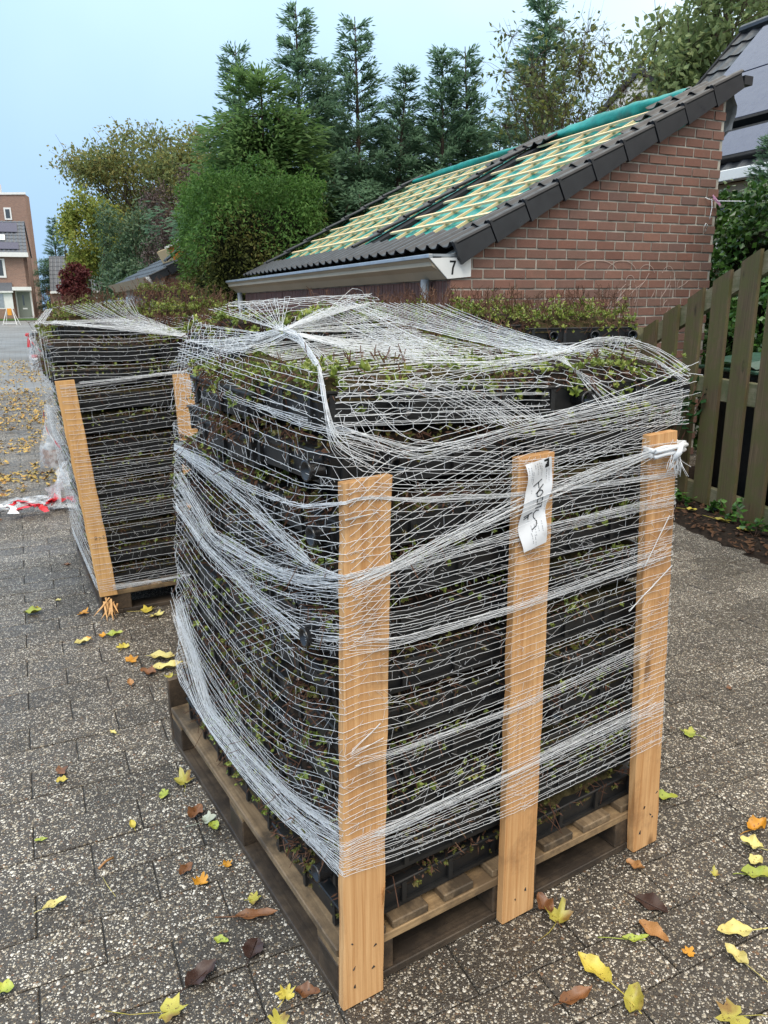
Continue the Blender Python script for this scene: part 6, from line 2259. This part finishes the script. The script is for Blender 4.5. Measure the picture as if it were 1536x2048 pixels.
V, F = crumple(0.0, -.05, .85, .26, .07, 22, 9, 2, .15)
MB().add(V, F).build('sheet', M_CLEAR, ps)
V, F = crumple(.24, .12, .34, .30, .34, 14, 12, 3, .4)
MB().add(V, F).build('sheet', M_CLEAR, ps)
for (cx, cy, lx, ly, mm, rz) in ((-.14, -.24, .26, .06, M_TAPEW, -.2), (.06, -.22, .22, .05, M_TAPER, .1), (.13, .0, .05, .22, M_TAPER, .2), (.21, -.02, .20, .05, M_TAPER, .3), (-.08, -.12, .16, .03, M_TAPER, .5)):
    V, F = crumple(cx, cy, lx, ly, .05, 8, 3, int(cx * 100 + 60), rz)
    MB().add([(a, b, c + .035) for a, b, c in V], F).build('barrier_tape', mm, ps)

F_3 = Frame(-2.35, 6.3, .45)
P_3 = pallet(F_3, 'wooden pallet under the film covered load behind the second stack', 'pallets on the pavement')
fc = empty('film_covered_load', F_3.o, F_3.yaw)
tag(fc, 'load covered with wrinkled black film behind the second pallet', 'covered load')
V, F = lathe([(.62, .146), (.60, .5), (.60, 1.0), (.58, 1.26), (.50, 1.40), (.30, 1.50), (.12, 1.545), (0, 1.55)], 36, .035, 3)
V = [(.5 + max(-.5, min(.5, a * 1.15)), .62 + max(-.58, min(.58, b * 1.25)), c + (.035 * math.sin(a * 9) * math.sin(b * 8) if c > 1.2 else 0)) for a, b, c in V]
MB().add(V, F).build('film', M_FILM, fc, True)
MB().tube([(.5 + .62 * math.cos(a), .62 + .66 * math.sin(a), 1.33 + .02 * math.sin(3 * a)) for a in np.linspace(0, 2 * math.pi, 40)], .012, 6).build('binding_cord', M_NET, fc, True)
tray(F_3, .72, .60, 1.50, .1, (0, 0), True, 'sedum tray topping the film covered load behind the second pallet')

# ------------------------------------------------------------------ fallen leaves


def leaf_mat(name, c, spot, edge=None):
    t = NT(name)
    v = t.pos('Object')
    r_ = t.objrand()
    big = t.noise(v, 30, 4, .6)
    col = t.mix(t.rng(big, .3, .7), tuple(x * .8 for x in c), tuple(min(1, x * 1.15) for x in c))
    if edge: col = t.mix(t.rng(t.noise(v, 14, 3), .48, .62, 0, .8), col, edge)
    sp = t.noise(v, 110, 3, .6)
    col = t.mix(t.rng(sp, .62, .68, 0, .85), col, spot)
    col = t.mix(t.math('MULTIPLY', r_, .5), col, t.mix(.5, col, spot))
    t.bump(t.noise(v, 70, 3), .4, .002)
    return t.fin(col, .42, .4)


LM = {'y': leaf_mat('yellow_leaf', (.52, .42, .07), (.10, .05, .012)),
      'p': leaf_mat('pale_yellow_leaf', (.62, .55, .20), (.16, .10, .03), (.45, .33, .08)),
      'g': leaf_mat('yellow_green_leaf', (.34, .40, .06), (.06, .05, .012), (.50, .46, .08)),
      'o': leaf_mat('orange_leaf', (.58, .27, .025), (.16, .05, .01)),
      'b': leaf_mat('brown_leaf', (.17, .070, .026), (.05, .02, .01), (.26, .11, .04)),
      't': leaf_mat('tan_leaf', (.40, .20, .075), (.14, .06, .02)),
      'd': leaf_mat('dark_rotten_leaf', (.050, .026, .020), (.02, .012, .01)),
      'm': leaf_mat('mottled_leaf', (.44, .40, .07), (.09, .035, .012), (.16, .06, .02)),
      'w': leaf_mat('grey_green_lichen', (.42, .45, .36), (.2, .22, .14))}


def oval_leaf(seed, L, Wd, stem, curl, serr=.06):
    r = np.random.RandomState(seed)
    m = MB()
    n = 12
    vs = []
    for i in range(n + 1):
        t_ = i / n
        w = Wd * (math.sin(math.pi * t_ ** .85)) ** .8 * (1 + (serr if i % 2 else -serr) * r.uniform(.5, 1.2)) + .0008
        cx = .012 * math.sin(t_ * 3 + seed) * L * 4 * .1
        z = curl * (t_ - .4) ** 2 * L * 1.3 + .0035
        for k, q in enumerate((-1, -.5, 0, .5, 1)):
            vs.append((t_ * L, cx + q * w, z + abs(q) * w * (.35 + curl * .6) * (1 + .5 * math.sin(i + k + seed)) - (.0015 if q == 0 else 0)))
    fs = [(i * 5 + k, (i + 1) * 5 + k, (i + 1) * 5 + k + 1, i * 5 + k + 1) for i in range(n) for k in range(4)]
    m.add(vs, fs)
    if stem:
        a = r.uniform(-.4, .4)
        m.tube([(L * .9, 0, .005), (L * .4, 0, .0035), (0, 0, .005), (-stem * .5, stem * .12 * a, .006), (-stem, stem * .45 * a, .004)], .0011 if L < .07 else .0015, 5)
    return m


def maple_leaf(seed, Rr, stem, curl):
    r = np.random.RandomState(seed)
    m = MB()
    lob = [(-165, .38), (-140, .62), (-122, .56), (-98, .84), (-80, .74), (-66, .60), (-50, .92), (-36, .78), (-24, .60), (-10, .92), (0, 1.05), (10, .92), (24, .60), (36, .78), (50, .92), (66, .60), (80, .74), (98, .84), (122, .56), (140, .62), (165, .38)]
    vs = [(0, 0, .004)]
    for a, q in lob:
        q *= r.uniform(.88, 1.12)
        a = math.radians(a + r.uniform(-4, 4))
        mid = q * .5
        for f in (.55, 1.0):
            z = .004 + curl * (q * f) ** 2 * Rr * (1 + .6 * math.sin(3 * a + seed))
            vs.append((Rr * q * f * math.cos(a), Rr * q * f * math.sin(a), max(.003, z)))
    k = len(lob)
    fs = []
    for i in range(k - 1):
        a, b = 1 + 2 * i, 1 + 2 * (i + 1)
        fs += [(0, a, b), (a, a + 1, b + 1, b)]
    m.add(vs, fs)
    if stem: m.tube([(0, 0, .004), (-stem * .6, stem * .1, .006), (-stem, stem * .3, .004)], .001, 4)
    return m


LEAVES = [  # x, y, kind, length, half width, stem, heading (deg), colour, curl, label
    (.468, 1.372, 'o', .092, .023, .085, 128, 'y', .5, 'long yellow leaf with long stem, at the foot of the picture near the middle post'),
    (.519, 1.285, 'o', .070, .020, 0, 60, 'm', 1.2, 'folded yellow and dark brown leaf at the bottom edge beside the long stem'),
    (.395, 1.305, 'o', .082, .016, .015, 20, 'b', .6, 'reddish brown shrivelled leaf pointing at the tip of the long yellow stem'),
    (.835, 1.483, 'o', .088, .022, .085, 184, 'p', .3, 'broad pale yellow spotted leaf with stem running to the right edge'),
    (.800, 1.405, 'o', .060, .016, .10, 122, 'p', .7, 'yellow leaf with long thin stem just below the broad pale spotted one'),
    (.628, 1.490, 'o', .085, .019, .0, -58, 't', .3, 'rosy brown pointed leaf right of the slim olive one'),
    (.575, 1.462, 'o', .062, .009, .055, -5, 'g', .8, 'slim olive yellow leaf on edge with a pale stem'),
    (.699, 1.429, 'm', .026, 0, .0, 40, 'o', .3, 'tiny orange three lobed leaf between the rosy and pale leaves'),
    (.425, 1.545, 'm', .055, 0, .085, 62, 'm', 1.1, 'speckled grey yellow lobed leaf standing on its stem by the pallet base'),
    (.390, 1.560, 'o', .060, .020, .04, 110, 'b', 1.0, 'dark orange brown leaf tucked behind the speckled lobed leaf'),
    (.655, 1.705, 'o', .055, .014, .0, -50, 't', .9, 'tan folded leaf below the fence side post of the near pallet'),
    (.650, 1.575, 'o', .085, .026, .03, -40, 'd', .05, 'dark purplish flattened leaf almost sunk into the pavers'),
    (.835, 1.995, 'o', .075, .018, 0, -18, 'g', .5, 'pale green yellow leaf beside the fence side post'),
    (1.040, 2.350, 'm', .050, 0, .05, 160, 'g', .5, 'green lobed leaf on the open pavers beyond the fence side post'),
    (.960, 1.665, 'o', .085, .020, .02, -10, 'g', .8, 'pale green leaf cut by the right edge'),
    (1.010, 1.775, 'o', .060, .022, .03, 150, 'p', .8, 'cream veined leaf above the pale green one at the right edge'),
    (1.045, 1.845, 'o', .065, .022, .03, 20, 'o', 1.3, 'curled orange leaf topmost of the cluster at the right edge'),
    (.985, 1.715, 'o', .045, .016, .0, 30, 'p', .5, 'small pale leaf between the cream and green ones at the right edge'),
    (.705, 1.256, 'm', .060, 0, .09, 190, 'm', .3, 'large blotched brown leaf in the bottom right corner'),
    (2.141, 5.124, 'o', .085, .022, .06, -40, 'y', .4, 'yellow leaf on the soil at the fence, behind the pine post'),
    (2.240, 4.848, 'o', .13, .022, .10, -60, 'y', .4, 'long yellow leaf with stem below the fence gap'),
    (2.285, 4.621, 'o', .12, .024, .0, -50, 'y', .3, 'second long yellow leaf below the fence, nearest the camera'),
    (2.42, 4.95, 'm', .05, 0, .0, 0, 'y', .4, 'yellow leaf lying near the fence foot under the bin'),
    (-.455, 1.292, 'm', .052, 0, .13, 15, 'm', .5, 'large blotchy yellow leaf with two long stems, bottom edge below the near pallet'),
    (-.853, 1.344, 'o', .05, .018, .0, 200, 'g', .6, 'yellow green leaf at the lower left edge'),
    (-.850, 1.590, 'o', .060, .012, .02, 35, 'p', .5, 'slender pale yellow leaf lying alone on the left pavers'),
    (-.338, 1.549, 'o', .105, .015, .05, 5, 'b', .3, 'long glossy brown leaf with stem beside the pallet base board'),
    (-.429, 1.733, 'm', .025, 0, .02, 30, 'o', .5, 'small bright orange leaf nearest the long side of the near pallet'),
    (-.490, 1.675, 'm', .034, 0, .0, 80, 'o', .9, 'rusty orange curled leaf below the small bright orange one'),
    (-.334, 1.606, 'm', .032, 0, .02, 20, 'm', .6, 'olive brown leaf close under the pallet base board'),
    (-.544, 1.707, 'o', .048, .015, .0, 60, 'b', .4, 'brown leaf left of the rusty orange curled one'),
    (-.403, 1.474, 'o', .040, .010, .0, -20, 'g', .5, 'small lime green leaf below the long glossy brown one'),
    (-.320, 1.444, 'o', .060, .024, .03, 80, 'd', .1, 'dark rotten leaf flat on the pavers below the near corner'),
    (-.430, 1.370, 'o', .085, .022, .02, 50, 'd', .5, 'large dark brown folded leaf near the bottom edge'),
    (-.655, 2.119, 'm', .055, 0, .05, 120, 'm', .8, 'crumpled yellow olive leaf at the rear corner of the near pallet'),
    (-.681, 2.037, 'm', .034, 0, .0, 10, 'g', .6, 'small yellow green leaf under the crumpled olive one'),
    (-.573, 1.940, 'o', .06, .022, .0, 70, 'b', .6, 'dark brown leaf beside the grey lichen tuft'),
    (-.517, 1.921, 'm', .040, 0, .06, 40, 'w', .9, 'pale grey green lichen tuft by the pallet side'),
    (-.505, 1.885, 'o', .05, .014, .0, -60, 'g', .7, 'yellow green leaf pressed against the pallet base by the lichen tuft'),
    (-1.051, 2.167, 'm', .040, 0, .0, 15, 'b', .7, 'rust brown curled leaf on the open left pavers'),
    (-1.042, 2.113, 'o', .036, .015, .0, 10, 'y', .5, 'bright yellow oval leaf just below the rust brown one'),
    (-.989, 1.836, 'o', .035, .007, .0, 10, 'g', .3, 'thin mossy green leaf on the left pavers'),
    (-.225, 1.335, 'm', .035, 0, .03, 80, 'y', .7, 'torn yellow leaf near the bottom edge by the bare post'),
    (-.186, 1.328, 'o', .06, .016, .0, -15, 'b', .7, 'brown leaf beside the torn yellow one at the bottom edge'),
    (-.240, 1.268, 'm', .038, 0, .0, 120, 'm', .7, 'yellow and dark leaf cut by the bottom edge'),
    (-.973, 2.992, 'o', .12, .030, .02, -15, 'p', .4, 'large pale yellow leaf beside the rear of the near pallet'),
    (-.924, 2.893, 'o', .13, .026, .02, 15, 'p', .5, 'second large pale leaf lying across the first by the pallet rear'),
    (-.972, 2.841, 'o', .07, .025, .0, 170, 'b', .8, 'brown curled leaf under the large pale ones'),
    (-1.077, 2.980, 'm', .055, 0, .0, 60, 'o', .7, 'orange lobed leaf between the two pallets'),
    (-1.169, 3.116, 'm', .045, 0, .05, 100, 'y', .5, 'yellow leaf with stem between the two pallets'),
    (-1.257, 3.225, 'o', .08, .022, .0, 10, 'g', .6, 'yellow green leaf left of the yellow stemmed one'),
    (-1.312, 3.215, 'm', .038, 0, .0, 200, 'o', .8, 'small orange leaf by the splintered corner of the second pallet'),
    (-1.371, 3.148, 'o', .075, .02, .0, 30, 'p', .6, 'pale leaf in front of the second pallet corner'),
    (-1.165, 3.523, 'm', .065, 0, .09, 20, 'y', .5, 'bright yellow lobed leaf with stem before the second pallet base'),
    (-1.104, 3.440, 'm', .06, 0, .0, -30, 'p', .7, 'pale folded leaf beside the bright yellow lobed one'),
    (-1.476, 3.482, 'm', .05, 0, .0, 0, 'o', .8, 'orange leaf left of the splintered pallet corner'),
    (-1.757, 3.503, 'o', .09, .03, .0, 5, 'g', .6, 'dark green leaf lying left of the second pallet'),
]
for i, (x, y, kind, L_, wd, stem, hd, c, curl, lb) in enumerate(LEAVES):
    m = oval_leaf(i, L_, wd, stem, curl * .7) if kind == 'o' else maple_leaf(i, L_ * .74, stem, curl * .6)
    z0 = .0015 if y < 4 else .045
    a = math.radians(hd)
    o = m.build('fallen_leaf', LM[c], None, True, (x - math.cos(a) * L_ * .4, y - math.sin(a) * L_ * .4, z0), (0, 0, a))
    tag(o, lb, 'leaf', 'fallen leaves on the pavement')
rs = np.random.RandomState(77)
CN = dict(y='yellow', p='pale', g='yellow green', o='orange', b='brown', t='tan', d='dark', m='blotched')
SM = []
for k, (c, sh) in enumerate((('y', 'oval'), ('y', 'lobed'), ('p', 'oval'), ('g', 'oval'), ('o', 'lobed'), ('o', 'oval'), ('b', 'oval'), ('b', 'lobed'), ('t', 'oval'), ('d', 'oval'), ('m', 'lobed'))):
    mb_ = maple_leaf(200 + k, .03, .03, .6) if sh == 'lobed' else oval_leaf(200 + k, .06, .016, .02, .6)
    SM.append((CN[c] + ' ' + sh, mb_.mesh('fallen_leaf', LM[c], True)))
REG = [  # polygons on the ground: (corner, edge a, edge b), count, label
    ((-1.35, 1.35), (.75, 0), (-.25, 1.5), 8, 'on the open pavers left of the near pallet'),
    ((-2.3, 2.6), (1.15, .25), (-.55, 1.6), 11, 'on the pavers left of the second pallet'),
    ((-3.9, 4.8), (1.3, .4), (-.8, 1.8), 11, 'near the loose plastic sheet'),
    ((.75, 1.35), (.65, .5), (.2, 1.2), 5, 'on the pavers right of the near pallet')]
for (o0, ea, eb, n, lb) in REG:
    for j in rs.permutation(len(SM))[:n]:
        u, v = rs.rand(2)
        x, y = o0[0] + ea[0] * u + eb[0] * v, o0[1] + ea[1] * u + eb[1] * v
        nm_, me = SM[j]
        o = link('fallen_leaf', me, None, (x, y, .0015), (rs.normal() * .1, rs.normal() * .1, rs.uniform(0, 6.3)))
        sc = rs.uniform(.45, .85)
        o.scale = (sc, sc, sc)
        tag(o, 'small ' + nm_ + ' leaf lying ' + lb, 'leaf', 'fallen leaves on the pavement')

# drift of autumn leaves along the street, too many to count
n = 3600
tt_ = rs.rand(n) ** 1.3
cx = -2.95 - 6.3 * tt_ + rs.normal(size=n) * (.42 + .35 * tt_) * np.where(rs.rand(n) < .3, 1.9, 1)
cy = 6.2 + 13.8 * tt_ + rs.normal(size=n) * .3
patch = np.sin(cx * 3.1) * np.sin(cy * 2.3) + rs.normal(size=n) * .5
ok = patch > -.25
cx, cy = cx[ok], cy[ok]
m3 = len(cx)
Vs, Fs, of = [], [], 0
base = np.stack([cx, cy, ground_z(cx, cy) + .006 + rs.rand(m3) * .02], 1)
rot = rs.uniform(0, 6.28, m3)
siz = rs.uniform(.025, .065, m3)
for da in (-.9, 0, .9):
    d = unit(np.stack([np.cos(rot + da), np.sin(rot + da), rs.normal(size=m3) * .35 + .1], 1))
    sd_ = unit(np.cross(d, np.stack([rs.normal(size=m3) * .3, rs.normal(size=m3) * .3, np.ones(m3)], 1)))
    V, F = kites(base, d, sd_, siz * (1 if da == 0 else .8), siz * .55, .2)
    Vs.append(V); Fs.append(F + of); of += len(V)
M_LITTER = NT('litter')
lt = M_LITTER
rr = lt.math('FRACT', lt.math('ADD', lt.noise(lt.pos('World'), 9, 1), lt.math('MULTIPLY', lt.island(), .55)))
M_LITTER = lt.fin(lt.ramp(rr, [(0, (.07, .036, .018)), (.3, (.20, .09, .028)), (.5, (.40, .21, .045)), (.75, (.52, .34, .08)), (1, (.24, .20, .06))]), .5, .3)
o = link('leaf_litter', np_mesh('leaf_litter', np.concatenate(Vs), np.concatenate(Fs), M_LITTER))
tag(o, 'drift of yellow and orange autumn leaves along the left of the street', None, kind='stuff')

# rotting litter on the soil strip
n = 900
ss, ww = rs.uniform(-1.1, 1.5, n), rs.uniform(-.42, .1, n)
P = np.array([2.314, 5.361, 0]) + np.outer(ss, [.215, -.977, 0]) + np.outer(ww, [.977, .215, 0])
P[:, 2] = .035 + rs.rand(n) * .015
d = unit(rs.normal(size=(n, 3)) * np.array([1, 1, .35]))
V, F = kites(P, d, unit(np.cross(d, rs.normal(size=(n, 3)) * .4 + np.array([0, 0, 1]))), rs.uniform(.02, .06, n), rs.uniform(.012, .03, n), .2)
o = link('rotting_leaves', np_mesh('rotting_leaves', V, F, leafy('rotting', [(.03, .018, .012), (.06, .03, .018), (.09, .045, .022), (.05, .03, .025)], .8, 0, .2, 3)))
tag(o, 'dark rotting leaf litter on the soil under the fence', None, kind='stuff')

# twigs
for i, (x, y, a, L_, lb) in enumerate(((-.78, 1.72, 60, .05, 'short pale broken twig on the left pavers'), (-.70, 1.62, 130, .09, 'thin straw stalk on a paver joint'), (-.15, 1.10, 95, .05, 'green grass blade at the bottom edge'))):
    m = MB().tube([(0, 0, .004), (L_ * .5, .003, .007), (L_, 0, .004)], .0035 if i == 0 else .0009, 6)
    o = m.build('twig', LM['t'] if i == 0 else LM['p'], None, True, (x, y, 0), (0, 0, math.radians(a)))
    tag(o, lb, 'twig')
